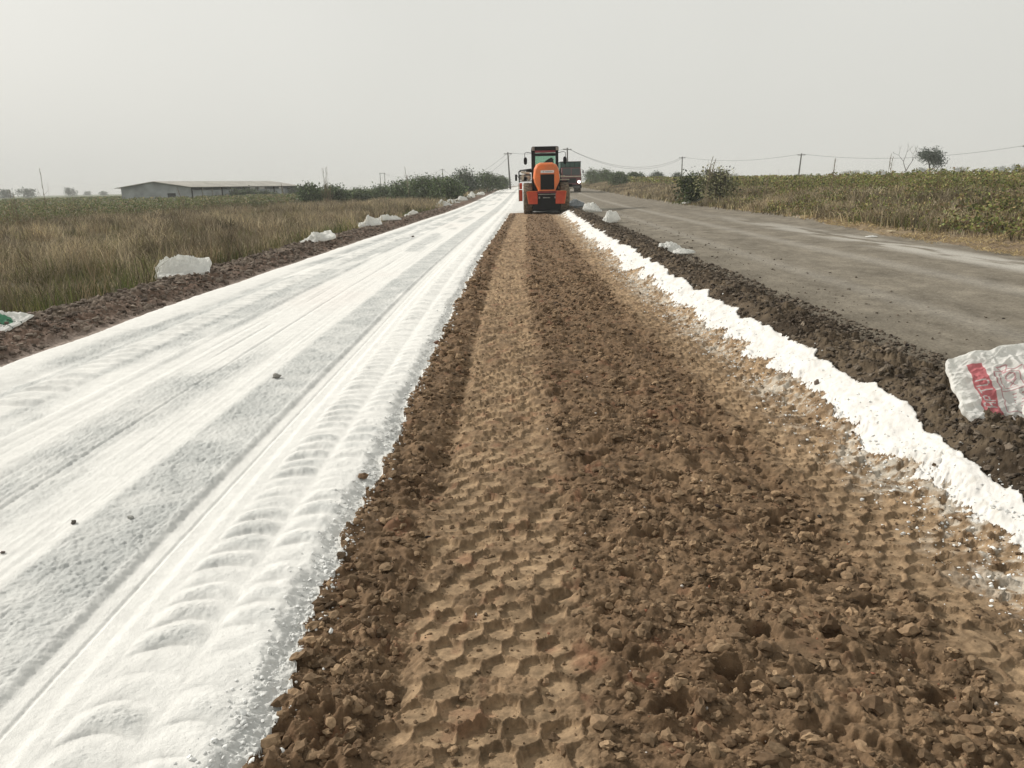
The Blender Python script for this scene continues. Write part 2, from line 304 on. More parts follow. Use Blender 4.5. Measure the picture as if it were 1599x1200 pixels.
def sackmat():
    m, t, p = mat('woven sack'); p.inputs['Roughness'].default_value = .62; p.inputs['Specular IOR Level'].default_value = .35
    a = t.nodes.new('ShaderNodeAttribute'); a.attribute_name = 'tint'; tc = t.nodes.new('ShaderNodeTexCoord')
    n = t.nodes.new('ShaderNodeTexNoise'); n.inputs['Scale'].default_value = 5; n.inputs['Detail'].default_value = 5; t.links.new(tc.outputs['Object'], n.inputs['Vector'])
    mr = t.nodes.new('ShaderNodeMapRange'); mr.inputs[1].default_value = .3; mr.inputs[2].default_value = .7; mr.inputs[3].default_value = .86; mr.inputs[4].default_value = 1.03; t.links.new(n.outputs[0], mr.inputs[0])
    mu = t.nodes.new('ShaderNodeVectorMath'); mu.operation = 'SCALE'; t.links.new(a.outputs['Color'], mu.inputs[0]); t.links.new(mr.outputs[0], mu.inputs['Scale']); t.links.new(mu.outputs[0], p.inputs['Base Color'])
    w = t.nodes.new('ShaderNodeTexChecker'); w.inputs['Scale'].default_value = 260; t.links.new(tc.outputs['Object'], w.inputs['Vector'])
    b = t.nodes.new('ShaderNodeBump'); b.inputs['Strength'].default_value = .25; b.inputs['Distance'].default_value = .002; t.links.new(w.outputs[1], b.inputs['Height']); t.links.new(b.outputs[0], p.inputs['Normal'])
    tr = t.nodes.new('ShaderNodeBsdfTranslucent'); t.links.new(mu.outputs[0], tr.inputs[0]); mi = t.nodes.new('ShaderNodeMixShader'); mi.inputs[0].default_value = .45; t.links.new(p.outputs[0], mi.inputs[1]); t.links.new(tr.outputs[0], mi.inputs[2]); t.links.new(mi.outputs[0], t.nodes['Material Output'].inputs[0])
    return m
M['sack'] = sackmat()

# ------------------------------------------------------------------ mesh helpers
def tag(o, label=None, cat=None, group=None, kind=None):
    if label: o['label'] = label
    if cat: o['category'] = cat
    if group: o['group'] = group
    if kind: o['kind'] = kind
    return o
def npmesh(name, V, F, m, tint=None, parent=None, smooth=False):
    """V (n,3); F (k,3) or (k,4) array, or list of such arrays"""
    Fs = F if isinstance(F, list) else [F]
    Fs = [f for f in Fs if len(f)]
    me = bpy.data.meshes.new(name); me.vertices.add(len(V)); me.vertices.foreach_set('co', np.ascontiguousarray(V, np.float32).ravel())
    li = np.concatenate([f.ravel() for f in Fs]).astype(np.int32)
    tot = np.concatenate([np.full(len(f), f.shape[1], np.int32) for f in Fs]); st = np.concatenate([[0], np.cumsum(tot)[:-1]]).astype(np.int32)
    me.loops.add(len(li)); me.loops.foreach_set('vertex_index', li)
    me.polygons.add(len(tot)); me.polygons.foreach_set('loop_start', st)
    try: me.polygons.foreach_set('loop_total', tot)
    except Exception: pass
    me.update(calc_edges=True)
    if tint is not None:
        a = me.attributes.new('tint', 'FLOAT_COLOR', 'POINT'); c = np.ones((len(V), 4), np.float32); c[:, :3] = tint; a.data.foreach_set('color', c.ravel())
    me.polygons.foreach_set('use_smooth', np.full(len(tot), smooth, bool))
    me.materials.append(m); o = bpy.data.objects.new(name, me); COL.objects.link(o)
    if parent: o.parent = parent
    return o
class MB:
    def __init__(s): s.v = []; s.f = []
    def add(s, vs, fs):
        b = len(s.v); s.v += [tuple(v) for v in vs]; s.f += [tuple(b+i for i in f) for f in fs]; return s
    def box(s, x0, x1, y0, y1, z0, z1):
        c = min(abs(x1-x0), abs(y1-y0), abs(z1-z0))*.12; c = min(c, .02)
        # chamfered box: 24 verts
        import itertools
        X = (x0, x1); Y = (y0, y1); Z = (z0, z1); vs = []; idx = {}
        for i, j, k in itertools.product((0, 1), repeat=3):
            sx, sy, sz = (1-2*i)*c, (1-2*j)*c, (1-2*k)*c
            for ax, p in enumerate(((X[i], Y[j]+sy, Z[k]+sz), (X[i]+sx, Y[j], Z[k]+sz), (X[i]+sx, Y[j]+sy, Z[k]))):
                idx[i, j, k, ax] = len(vs); vs.append(p)
        g = lambda *a: idx[a]; fs = []
        for a in (0, 1):
            fs.append([g(a, 0, 0, 0), g(a, 1, 0, 0), g(a, 1, 1, 0), g(a, 0, 1, 0)]); fs.append([g(0, a, 0, 1), g(1, a, 0, 1), g(1, a, 1, 1), g(0, a, 1, 1)]); fs.append([g(0, 0, a, 2), g(1, 0, a, 2), g(1, 1, a, 2), g(0, 1, a, 2)])
        for a in (0, 1):
            for b in (0, 1):
                fs.append([g(a, b, 0, 0), g(a, b, 1, 0), g(a, b, 1, 1), g(a, b, 0, 1)])
                fs.append([g(a, 0, b, 0), g(a, 1, b, 0), g(a, 1, b, 2), g(a, 0, b, 2)])
                fs.append([g(0, a, b, 1), g(1, a, b, 1), g(1, a, b, 2), g(0, a, b, 2)])
        for i, j, k in itertools.product((0, 1), repeat=3): fs.append([g(i, j, k, 0), g(i, j, k, 1), g(i, j, k, 2)])
        return s.add(vs, fs)
    def tube(s, pts, r, n=8, r2=None, cap=True):
        pts = [Vector(p) for p in pts]; k = len(pts); vs = []
        for i, p in enumerate(pts):
            d = (pts[min(i+1, k-1)]-pts[max(i-1, 0)]).normalized(); a = d.orthogonal().normalized() if i == 0 else (a-d*a.dot(d)).normalized(); b = d.cross(a)
            rr = r[i] if isinstance(r, (list, tuple)) else (r+(r2-r)*i/(k-1) if r2 is not None else r)
            vs += [p+(a*math.cos(2*math.pi*j/n)+b*math.sin(2*math.pi*j/n))*rr for j in range(n)]
        fs = [(i*n+j, i*n+(j+1) % n, (i+1)*n+(j+1) % n, (i+1)*n+j) for i in range(k-1) for j in range(n)]
        if cap: fs += [tuple(range(n))[::-1], tuple((k-1)*n+j for j in range(n))]
        return s.add(vs, fs)
    def prism(s, prof, y0, y1):                      # profile in x,z extruded along y
        n = len(prof); vs = [(x, y0, z) for x, z in prof]+[(x, y1, z) for x, z in prof]
        return s.add(vs, [tuple(range(n)), tuple(range(n, 2*n))[::-1]]+[(i, n+i, n+(i+1) % n, (i+1) % n) for i in range(n)])
    def loft(s, secs):                               # list of equal-length vertex loops
        n = len(secs[0]); vs = [p for q in secs for p in q]
        fs = [(i*n+j, i*n+(j+1) % n, (i+1)*n+(j+1) % n, (i+1)*n+j) for i in range(len(secs)-1) for j in range(n)]
        return s.add(vs, fs+[tuple(range(n))[::-1], tuple((len(secs)-1)*n+j for j in range(n))])
    def lathe(s, prof, cx, cz, n=40, axis='x'):      # profile (x, r) round an axis along x through y=0
        vs = [(x, cx+r*math.cos(2*math.pi*j/n), cz+r*math.sin(2*math.pi*j/n)) for x, r in prof for j in range(n)]; k = len(prof)
        return s.add(vs, [(i*n+j, i*n+(j+1) % n, (i+1)*n+(j+1) % n, (i+1)*n+j) for i in range(k-1) for j in range(n)]+[tuple(range(n)), tuple((k-1)*n+j for j in range(n))])
    def build(s, name, m, parent=None, smooth=False):
        me = bpy.data.meshes.new(name); me.from_pydata(s.v, [], s.f); me.update()
        import bmesh; b = bmesh.new(); b.from_mesh(me); bmesh.ops.recalc_face_normals(b, faces=b.faces); b.to_mesh(me); b.free()
        if smooth:
            for p in me.polygons: p.use_smooth = len(p.vertices) == 4
        me.materials.append(m); o = bpy.data.objects.new(name, me); COL.objects.link(o)
        if parent: o.parent = parent
        return o
def empty(name, loc, rz=0):
    o = bpy.data.objects.new(name, None); COL.objects.link(o); o.location = loc; o.rotation_euler = (0, 0, rz); o.empty_display_size = .3; return o

# ------------------------------------------------------------------ ground
ys = [0.95]
while ys[-1] < 1500:
    y = ys[-1]; ys.append(y+min(y*y/1250, .0036*y*(1 if y < 40 else 2.5 if y < 150 else 8)))
ys = np.array(ys); NC = 1250; sx = np.linspace(-1, 1, NC)
XX = (sx[None, :]*(.74*ys[:, None]+1.0)); YY = np.repeat(ys[:, None], NC, 1)
XX += .35*0
x = XX.ravel(); y = YY.ravel(); reg = region(x, y); mz, tone = micro(x, y, reg); z = zbase(x, y)+mz
NR = len(ys); idx = np.arange(NR*NC).reshape(NR, NC)
Q = np.stack([idx[:-1, :-1], idx[:-1, 1:], idx[1:, 1:], idx[1:, :-1]], -1).reshape(-1, 4)
rq = reg[Q[:, 0]]
V = np.stack([x, y, z], 1)
def mixc(a, b, t): return np.array(a)[None]*(1-t[:, None])+np.array(b)[None]*t[:, None]
def regcol(r, X, Y, T):
    n = fbm(X*2, Y*2, 200, 4, .6); n3 = fbm(X*22, Y*22, 201, 3, .7); n4 = fbm(X*.35, Y*.35, 202, 3)
    u = X-drift(Y)
    if r == 2:
        c = mixc((.69, .685, .66), (.45, .46, .45), np.clip(T, 0, 1)); pk = sst(0, .6, n4)*band(u, -3.3, -2.2, .3); return c*(1-pk[:, None]*np.array([.0, .025, .03]))
    if r == 4: return mixc((.66, .645, .62), (.54, .52, .48), sst(.1, .7, n3))
    if r == 3:
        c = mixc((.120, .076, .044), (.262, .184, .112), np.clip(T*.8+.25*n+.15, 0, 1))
        idc = wor((X+.01*n3)/.06, Y/.06, 67)[2]-.5; idd = wor(X/.028, Y/.028, 26)[2]-.5; c = c*(1+.30*idc[:, None]+.24*idd[:, None]+.25*n3[:, None]+.28*fbm(X*6, Y*4, 33, 4, .7)[:, None]); rr = (sst(.25, .7, fbm(X*9, Y*9, 203, 3))*band(u, -.8, 1.3, .2)*.35)[:, None]
        c = c*(1-rr)+np.array([.21, .085, .05])*rr
        dust = (sst(.42, .0, np.abs(u-2.08+.1*n))*.7*sst(-.05, .5, .6*n+n3+.5*fbm(X*6, Y*6, 207, 3)))[:, None]*1.; c = c*(1-dust)+np.array([.50, .47, .41])*dust
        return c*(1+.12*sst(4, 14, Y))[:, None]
    if r == 5: idc = wor(X/.07, Y/.07, 94)[2]-.5; return mixc((.040, .029, .019), (.15, .115, .078), np.clip(.33+.6*T+.35*n3+.4*idc, 0, 1))
    if r == 1:
        c = mixc((.105, .078, .058), (.20, .165, .13), np.clip(.4+.6*T+.3*n3, 0, 1)); rr = (sst(-5.75, -5.4, u)*.45)[:, None]; c = c*(1-rr)+np.array([.15, .085, .06])*rr
        dust = (sst(-5.25, -4.95, u)*.45)[:, None]; return c*(1-dust)+np.array([.40, .35, .31])*dust
    if r == 6:
        c = mixc((.115, .100, .078), (.235, .208, .165), np.clip(.45+.45*n+.35*n3+.5*fbm(X*5, Y*2, 206, 4, .7), 0, 1)); t = np.clip(T, 0, 1)[:, None]; c = c*(1-t)+np.array([.42, .40, .36])*t
        d = np.clip(-T*2, 0, .8)[:, None]; return c*(1-d)+np.array([.09, .075, .055])*d
    if r == 7: 
        c = mixc((.15, .11, .075), (.27, .21, .13), np.clip(.4+.6*T+.3*n3, 0, 1)); return c
    if r == 0: return mixc((.09, .075, .045), (.15, .12, .07), np.clip(.5+T, 0, 1))
    return mixc((.07, .08, .03), (.12, .12, .05), np.clip(.5+T, 0, 1))
names = {0: ('field_ground', 'verge'), 1: ('verge_bank', 'bank'), 2: ('lime_layer', 'lime'), 3: ('soil_bed', 'soil'), 4: ('lime_windrow', 'lime'), 5: ('earth_bank', 'bank'), 6: ('old_road', 'road'), 7: ('roadside_verge', 'verge'), 8: ('crop_ground', 'verge')}
for r, (nm, mk) in names.items():
    f = Q[rq == r]; uq, inv = np.unique(f, return_inverse=True); f = inv.reshape(-1, 4)
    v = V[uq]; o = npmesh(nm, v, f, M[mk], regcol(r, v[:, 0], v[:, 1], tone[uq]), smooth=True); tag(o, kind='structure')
del V, Q, XX, YY, mz, tone, reg, x, y, z, rq
# base sheet behind, around and below everything, out to the horizon
g = MB(); g.add([(-4500, -1500, -.75), (4500, -1500, -.75), (4500, 6500, -.75), (-4500, 6500, -.75)], [(0, 1, 2, 3)])
tag(g.build('ground', simple('far ground', (.11, .10, .06), .95, var=.3, scale=.02)), kind='structure')

# ------------------------------------------------------------------ loose clods (stuff)
PHI = (1+5**.5)/2
ICO = np.array([(-1, PHI, 0), (1, PHI, 0), (-1, -PHI, 0), (1, -PHI, 0), (0, -1, PHI), (0, 1, PHI), (0, -1, -PHI), (0, 1, -PHI), (PHI, 0, -1), (PHI, 0, 1), (-PHI, 0, -1), (-PHI, 0, 1)])/math.sqrt(1+PHI*PHI)
ICF = np.array([(0, 11, 5), (0, 5, 1), (0, 1, 7), (0, 7, 10), (0, 10, 11), (1, 5, 9), (5, 11, 4), (11, 10, 2), (10, 7, 6), (7, 1, 8), (3, 9, 4), (3, 4, 2), (3, 2, 6), (3, 6, 8), (3, 8, 9), (4, 9, 5), (2, 4, 11), (6, 2, 10), (8, 6, 7), (9, 8, 1)])
def ico2():
    v = [tuple(p) for p in ICO]; f = []; mid = {}
    def m(a, b):
        k = (min(a, b), max(a, b))
        if k not in mid:
            p = np.array(v[a])+np.array(v[b]); p /= np.linalg.norm(p); mid[k] = len(v); v.append(tuple(p))
        return mid[k]
    for a, b, c in ICF:
        x_, y_, z_ = m(a, b), m(b, c), m(c, a); f += [(a, x_, z_), (b, y_, x_), (c, z_, y_), (x_, y_, z_)]
    return np.array(v), np.array(f)
I2V, I2F = ico2()
rng = np.random.default_rng(7)
def rocks(X, Y, S, cols, sink=.25):
    """angular clods; returns V, F, tint"""
    out = []
    base = 0; VV = []; FF = []; TT = []
    zg = ground_z(X, Y)
    for big in (False, True):
        m = (S > .011) == big
        if not m.any(): continue
        bv, bf = (I2V, I2F) if big else (ICO, ICF)
        n = m.sum(); k = len(bv)
        v = np.repeat(bv[None], n, 0)*(1+rng.normal(0, .19 if big else .22, (n, k, 1)))
        ax = rng.uniform(.55, 1.4, (n, 1, 3)); ax[..., 2] *= .68; v = v*ax
        a = rng.uniform(0, 6.283, n); ca, sa = np.cos(a), np.sin(a); b = rng.normal(0, .5, n); cb, sb = np.cos(b), np.sin(b)
        x1 = v[..., 0]*cb[:, None]-v[..., 2]*sb[:, None]; z1 = v[..., 0]*sb[:, None]+v[..., 2]*cb[:, None]
        vx = x1*ca[:, None]-v[..., 1]*sa[:, None]; vy = x1*sa[:, None]+v[..., 1]*ca[:, None]
        s = S[m][:, None]
        P = np.stack([X[m][:, None]+vx*s, Y[m][:, None]+vy*s, (zg[m]+S[m]*(.55-sink))[:, None]+z1*s], -1)
        VV.append(P.reshape(-1, 3)); FF.append((bf[None]+(np.arange(n)*k)[:, None, None]).reshape(-1, 3)+base); TT.append(np.repeat(cols[m], k, 0)); base += n*k
    return np.concatenate(VV), np.concatenate(FF), np.concatenate(TT)
def scatter(n, ulo, uhi, ylo, yhi, smin, smax, power=1.6, yb=1.0):
    Y = ylo*(yhi/ylo)**(rng.random(n)**yb); Uu = rng.uniform(ulo, uhi, n); X = Uu+drift(Y)
    S = smin*(smax/smin)**(rng.random(n)**power)
    S = S*np.clip(Y/6, 1, 3)**.5
    return X, Y, S
def brown(n, a, b, j=.25): t = rng.random((n, 1)); return (np.array(a)*(1-t)+np.array(b)*t)*(1+rng.normal(0, j, (n, 1)))
X, Y, S = scatter(48000, -.84, 2.3, 1.6, 14, .0028, .027, 3.0); X9, Y9, S9 = scatter(9000, -.84, 2.3, 12, 43, .006, .022, 2.); X = np.concatenate([X, X9]); Y = np.concatenate([Y, Y9]); S = np.concatenate([S, S9])
u = X-drift(Y); lane = (((u > -.42) & (u < .22)) | (u > 1.5)); keep = (~lane) | ((rng.random(len(X)) < .30) & (S < .015)); keep &= fbm(X*3, Y*3, 300, 3) > rng.uniform(-.9, .35, len(X))
keep &= np.isin(region(X, Y), [3]); X, Y, S = X[keep], Y[keep], S[keep]
c = brown(len(X), (.115, .075, .045), (.225, .156, .095)); odd = rng.random(len(X)); c[(odd < .010) & (S < .008)] = (.24, .10, .06); c[(odd > .995) & (S < .009)] = (.5, .46, .42)
v, f, t = rocks(X, Y, S, np.clip(c, .02, .8)); tag(npmesh('soil_clods', v, f, M['clod'], t), 'loose brown soil crumbs and clods strewn over the worked strip', 'soil clods', kind='stuff')
for (nm, n, a, b, y0, y1, s0, s1, c0, c1, regs, lab) in (
    ('bank_clods', 15000, 2.3, 3.5, 3, 42, .004, .024, (.055, .042, .032), (.14, .115, .088), [5, 6], 'dark crumbly clods heaped along the old road edge'),
    ('verge_clods', 13000, -6.5, -5.05, 6, 60, .005, .032, (.10, .075, .06), (.23, .19, .155), [1], 'greyish brown clods heaped along the left verge'),
    ('road_grit', 1700, 3.4, 6.0, 4, 40, .003, .014, (.08, .065, .05), (.17, .145, .115), [6], 'scattered dark grit and crumbs on the old road')):
    X, Y, S = scatter(n, a, b, y0, y1, s0, s1, 1.7)
    if nm == 'road_grit': X = 3.1+1.9*rng.random(n)**2.6+drift(Y)
    k = np.isin(region(X, Y), regs); X, Y, S = X[k], Y[k], S[k]
    v, f, t = rocks(X, Y, S, np.clip(brown(len(X), c0, c1), .02, .8)); tag(npmesh(nm, v, f, M['clod'], t), lab, 'soil clods', kind='stuff')
# lime crumbs: along the ragged edge of the layer and the windrow
XY = []
for (e, off, n) in ((2, -.02, 3200), (4, -.02, 4200)):
    Y = 1.7*(30/1.7)**rng.random(n); base = -.80 if e == 2 else 2.08
    uu = base+(rng.normal(-.03, .05, n) if e == 2 else rng.normal(.0, .16, n)); XY.append((uu+drift(Y), Y))
X = np.concatenate([a[0] for a in XY]); Y = np.concatenate([a[1] for a in XY]); S = .0022*(5.)**(rng.random(len(X))**1.7)*np.clip(Y/6, 1, 3)**.5
c = np.repeat(np.array([[.74, .745, .73]]), len(X), 0)*(1-rng.random((len(X), 1))*.22)
v, f, t = rocks(X, Y, S, c); tag(npmesh('lime_crumbs', v, f, M['clod'], t), 'small white lime crumbs spilled along the ragged lime edges', 'lime crumbs', kind='stuff')
# single stones one can point at on the lime
def stone(px, py, s, label, col, dz=.03):
    X, Y = hit(px, py, dz); v, f, t = rocks(np.array([X]), np.array([Y]), np.array([s]), np.array([col]), .1)
    ctr = v.mean(0); o = npmesh('stone', v-ctr, f, M['clod'], t); o.location = ctr; tag(o, label, 'stone', 'single stones on the lime')
stone(683, 533, .035, 'reddish brown stone at the right edge of the lime layer, farther one', (.17, .09, .06))
stone(567, 750, .024, 'brown stone standing near the lime edge, left of the tyre prints', (.14, .09, .055))
stone(432, 594, .035, 'grey lump lying on the smooth white track in mid lime layer', (.25, .24, .22))
stone(116, 824, .016, 'small dark stone in a pit of the smooth lime near the left', (.10, .09, .08))
stone(205, 818, .015, 'small grey lump on the rough lime band by the lower left', (.33, .33, .31))
stone(6, 870, .012, 'small dark stone at the left frame edge on the lime', (.12, .10, .09))
stone(1275, 597, .02, 'dark stone sitting on the white lime windrow', (.13, .10, .08), .12)
stone(645, 372, .05, 'tiny dark speck of stone on the far lime', (.20, .18, .16))

# ------------------------------------------------------------------ vegetation
def blades(X, Y, Z, H, Wd, lean, ang, cols, droop=.3):
    """one bent tapered blade per entry"""
    n = len(X); la = rng.uniform(0, 6.283, n) if ang is None else ang
    dx, dy = np.cos(la), np.sin(la); wa = rng.uniform(0, 6.283, n); wx, wy = np.cos(wa)*Wd/2, np.sin(wa)*Wd/2
    def P(t, w, hh): r = lean*H*t**1.7; return np.stack([X+dx*r+wx*w, Y+dy*r+wy*w, Z+H*hh], -1)
    pts = np.stack([P(0, 1, 0), P(0, -1, 0), P(.55, -.8, .55), P(.55, .8, .55), P(1, 0, 1-droop*lean)], 1)
    b = (np.arange(n)*5)[:, None]
    return pts.reshape(-1, 3), b+np.array([[0, 1, 2, 3]]), b+np.array([[3, 2, 4]]), np.repeat(cols, 5, 0)
def leafcards(P, size, cols, flat=.0):
    n = len(P); a = rng.normal(size=(n, 3)); a /= np.linalg.norm(a, axis=1)[:, None]; b = rng.normal(size=(n, 3)); b[:, 2] *= (1-flat); a[:, 2] *= (1-flat)
    b = b-a*(a*b).sum(1)[:, None]/(a*a).sum(1)[:, None]; b /= np.linalg.norm(b, axis=1)[:, None]+1e-6
    s = np.asarray(size).reshape(-1, 1)*np.ones((n, 1)); a = a*s; b = b*s*.55
    v = np.stack([P-a, P+b-a*.1, P+a, P-b-a*.1], 1).reshape(-1, 3)
    return v, (np.arange(n)*4)[:, None]+np.array([[0, 1, 2, 3]]), np.repeat(cols, 4, 0)
def pal(n, cs, j=.18):
    cs = np.array(cs); i = rng.integers(0, len(cs), n); return np.clip(cs[i]*(1+rng.normal(0, j, (n, 1))), .008, .9)
DRY = [(.40, .33, .22), (.32, .27, .19), (.50, .42, .29), (.25, .19, .12), (.24, .21, .12), (.42, .35, .21), (.14, .11, .07)]
GRN = [(.13, .15, .05), (.10, .12, .045), (.17, .17, .065), (.20, .18, .08)]
CROP = [(.12, .155, .06), (.10, .13, .05), (.17, .19, .08), (.24, .21, .11), (.08, .10, .04), (.28, .22, .14)]
CROPY = [(.23, .26, .075), (.16, .19, .06), (.29, .28, .10), (.30, .23, .11), (.08, .10, .035)]
def grassfield(name, label, n, ulo, uhi, ylo, yhi, per, h0, h1, green, w=.006, kill=None, lean=.55, spread=.10):
    Y = (ylo**.3+(yhi**.3-ylo**.3)*rng.random(n))**(1/.3); Uu = rng.uniform(ulo, uhi, n); X = Uu+drift(Y)
    if kill is not None: k = kill(X, Y, Uu); X, Y, Uu = X[k], Y[k], Uu[k]; n = len(X)
    big = fbm(X*.35, Y*.35, 401, 3); hh = (h0+(h1-h0)*np.clip(.5+1.3*big+.5*fbm(X*1.3, Y*1.3, 405, 2)+rng.normal(0, .15, n), 0, 1))
    g = green(X, Y, Uu) if callable(green) else np.full(n, green)
    isg = rng.random(n) < np.clip(g+.5*fbm(X*.5, Y*.5, 402, 3), 0, 1)
    col = np.where(isg[:, None], pal(n, GRN), pal(n, DRY)); hh = hh*np.where(isg, .65, 1)
    sp = spread*(1+Y/40)
    X = np.repeat(X, per)+rng.normal(0, 1, n*per)*np.repeat(sp, per); Y2 = np.repeat(Y, per)+rng.normal(0, 1, n*per)*np.repeat(sp, per)
    H = np.repeat(hh, per)*rng.uniform(.35, 1.1, n*per); Wd = w*np.clip(np.repeat(Y, per)/9, .8, 8)*rng.uniform(.6, 1.4, n*per)
    pn = np.clip(.80+.75*fbm(X*.5, Y2*.5, 406, 4, .65), .4, 1.15)[:, None]; c = np.repeat(col, per, 0)*(1+rng.normal(0, .2, (n*per, 1)))*pn
    Z = zbase(X, Y2)-.02
    v, f4, f3, t = blades(X, Y2, Z, H, Wd, rng.uniform(.1, lean*1.6, n*per), None, np.clip(c, .01, .9))
    o = npmesh(name, v, [f4, f3], M['blade'], t); tag(o, label, 'grass', kind='stuff'); return o
grassfield('dry_grass', 'dry brown roadside grass with green tufts on the left verge', 21000, -46, -6.35, 6.5, 130, 24, .30, 1.05, lambda X, Y, U: .26+.40*sst(-8.6, -6.4, U)-.1*sst(20, 50, Y)+.3*sst(-24, -30, U), kill=lambda X, Y, U: ((U < -6.9) | (rng.random(len(X)) < .8)) & (X > -.85*Y-3))
grassfield('verge_grass', 'dry and green weeds growing on the right roadside bank', 8000, 10.4, 17.5, 11, 170, 24, .16, .62, lambda X, Y, U: .28+.2*sst(11.5, 13.5, U)*sst(60, 20, Y)-.3*sst(50, 90, Y), w=.008, spread=.12)
# straw lying on the verge edge
n = 15000; Y = 11*(70/11)**rng.random(n); Uu = 9.0+1.2*sst(12, 34, Y)+1.7*rng.random(n)**1.1; X = Uu+drift(Y); k = fbm(X*1.2, Y*1.2, 404, 3) > -.15; X, Y = X[k], Y[k]; n = len(X)
v, f4, f3, t = blades(X, Y, ground_z(X, Y)+rng.uniform(0, .05, n), np.full(n, .06), .01*np.clip(Y/12, 1, 3), rng.uniform(2, 5, n), None, pal(n, [(.45, .34, .17), (.36, .27, .14), (.52, .42, .22), (.25, .19, .11)]), droop=.1)
tag(npmesh('straw', v, [f4, f3], M['blade'], t), 'pale yellow straw strewn on the edge of the old road', 'straw', kind='stuff')
# broad-leaved crop plants and weeds
def crop(name, label, X, Y, H, per, cols, ls, wid, boll=0, low=.15):
    n = len(X); zb = zbase(X, Y); base = np.stack([X, Y, zb], 1)
    r = rng.random((n, per)); a = rng.uniform(0, 6.283, (n, per)); hz = low+(1-low)*rng.random((n, per))**.75
    R = wid[:, None]*np.sqrt(r)*(1.05-.75*hz**2)
    P = np.stack([X[:, None]+R*np.cos(a), Y[:, None]+R*np.sin(a), zb[:, None]+hz*H[:, None]], -1).reshape(-1, 3)
    pc = np.repeat(1+rng.normal(0, .16, (n, 1)), per, 0)*pal(n*per, cols, .25)
    sz = np.repeat(ls, per)*rng.uniform(.6, 1.3, n*per)
    v, f, t = leafcards(P, sz, np.clip(pc, .01, .8))
    if boll:
        m = rng.random(len(P)) < boll; t = t.reshape(-1, 4, 3); t[m] = (.72, .70, .64); t = t.reshape(-1, 3); v = v.reshape(-1, 4, 3); v[m] = P[m][:, None]+(v[m]-P[m][:, None])*.45; v = v.reshape(-1, 3)
    # stems
    v2, f4, f3, t2 = blades(np.repeat(X, 3), np.repeat(Y, 3), np.repeat(zb, 3), np.repeat(H*.95, 3), np.repeat(.012*np.clip(Y/20, 1, 4), 3), rng.uniform(0, .3, 3*n), None, pal(3*n, [(.12, .08, .05), (.16, .12, .06)]))
    o = npmesh(name, np.concatenate([v, v2]), [f, f4+len(v), f3+len(v)], M['leaf'], np.concatenate([t, t2])); tag(o, label, 'crop', kind='stuff'); return o
def spots(n, ulo, uhi, ylo, yhi, p=.3, fan=.95):
    Y = (ylo**p+(yhi**p-ylo**p)*rng.random(n))**(1/p); Uu = ulo+(uhi-ulo)*rng.random(n)**1.5; X = Uu+drift(Y); k = np.abs(X) < fan*Y+6; return X[k], Y[k]
X, Y = spots(12000, -25, -110, 22, 260, .5); s = np.clip(Y/45, .8, 4)
crop('cotton_crop', 'dark green cotton crop dotted with white bolls beyond the dry grass', X, Y, rng.uniform(.85, 1.35, len(X)), 46, CROP, .055*s**.8, .42*s**.7, .035)
X, Y = spots(12000, 15.4, 80, 16, 210, .4); s = np.clip(Y/45, .7, 4)
crop('green_crop', 'yellowish green cotton crop on the raised field right of the road', X, Y, rng.uniform(.45, 1.1, len(X)), 46, CROPY+[(.22, .16, .09)], .06*s**.8, .40*s**.7, .008)
Y = 13*(55/13)**rng.random(900); X = 10.6+4.4*rng.random(900)+drift(Y)
k = fbm(X*.5, Y*.5, 410, 3) > -.15; X, Y = X[k], Y[k]
crop('low_weeds', 'low leafy green weeds sprawling over the right bank', X, Y, rng.uniform(.12, .5, len(X)), 60, CROPY+[(.20, .14, .07), (.14, .10, .06)], np.full(len(X), .045), np.full(len(X), .38), 0, .02)
# far fields: raised crop canopy as one uneven sheet on each side
def canopy(name, lab, x0, x1, y0, y1, h, cols):
    nx, ny = 260, 200; gx = np.linspace(0, 1, nx)**1.6*(x1-x0)+x0; gy = np.exp(np.linspace(math.log(y0), math.log(y1), ny)); GX, GY = np.meshgrid(gx, gy); X = GX.ravel()+drift(GY.ravel()); Y = GY.ravel()
    e = np.ones((ny, nx)); e[:, 0] = e[0] = 0; Z = zbase(X, Y)+e.ravel()*(h+.22*fbm(X*.6, Y*.6, 420, 4, .7))-(1-e.ravel())*.2
    i = np.arange(nx*ny).reshape(ny, nx); q = np.stack([i[:-1, :-1], i[:-1, 1:], i[1:, 1:], i[1:, :-1]], -1).reshape(-1, 4)
    n = fbm(X*.4, Y*.4, 421, 4, .7); tag(npmesh(name, np.stack([X, Y, Z], 1), q, M['verge'], mixc(cols[0], cols[1], np.clip(.5+n, 0, 1))), lab, 'crop', kind='stuff')
canopy('far_crop', 'dark green crop stretching to the horizon on the left', -34, -1100, 95, 1400, .72, ((.06, .08, .03), (.11, .12, .045)))
canopy('distant_crop', 'olive green crop stretching to the horizon on the right', 22, 1100, 60, 1400, .62, ((.10, .115, .04), (.17, .17, .06)))

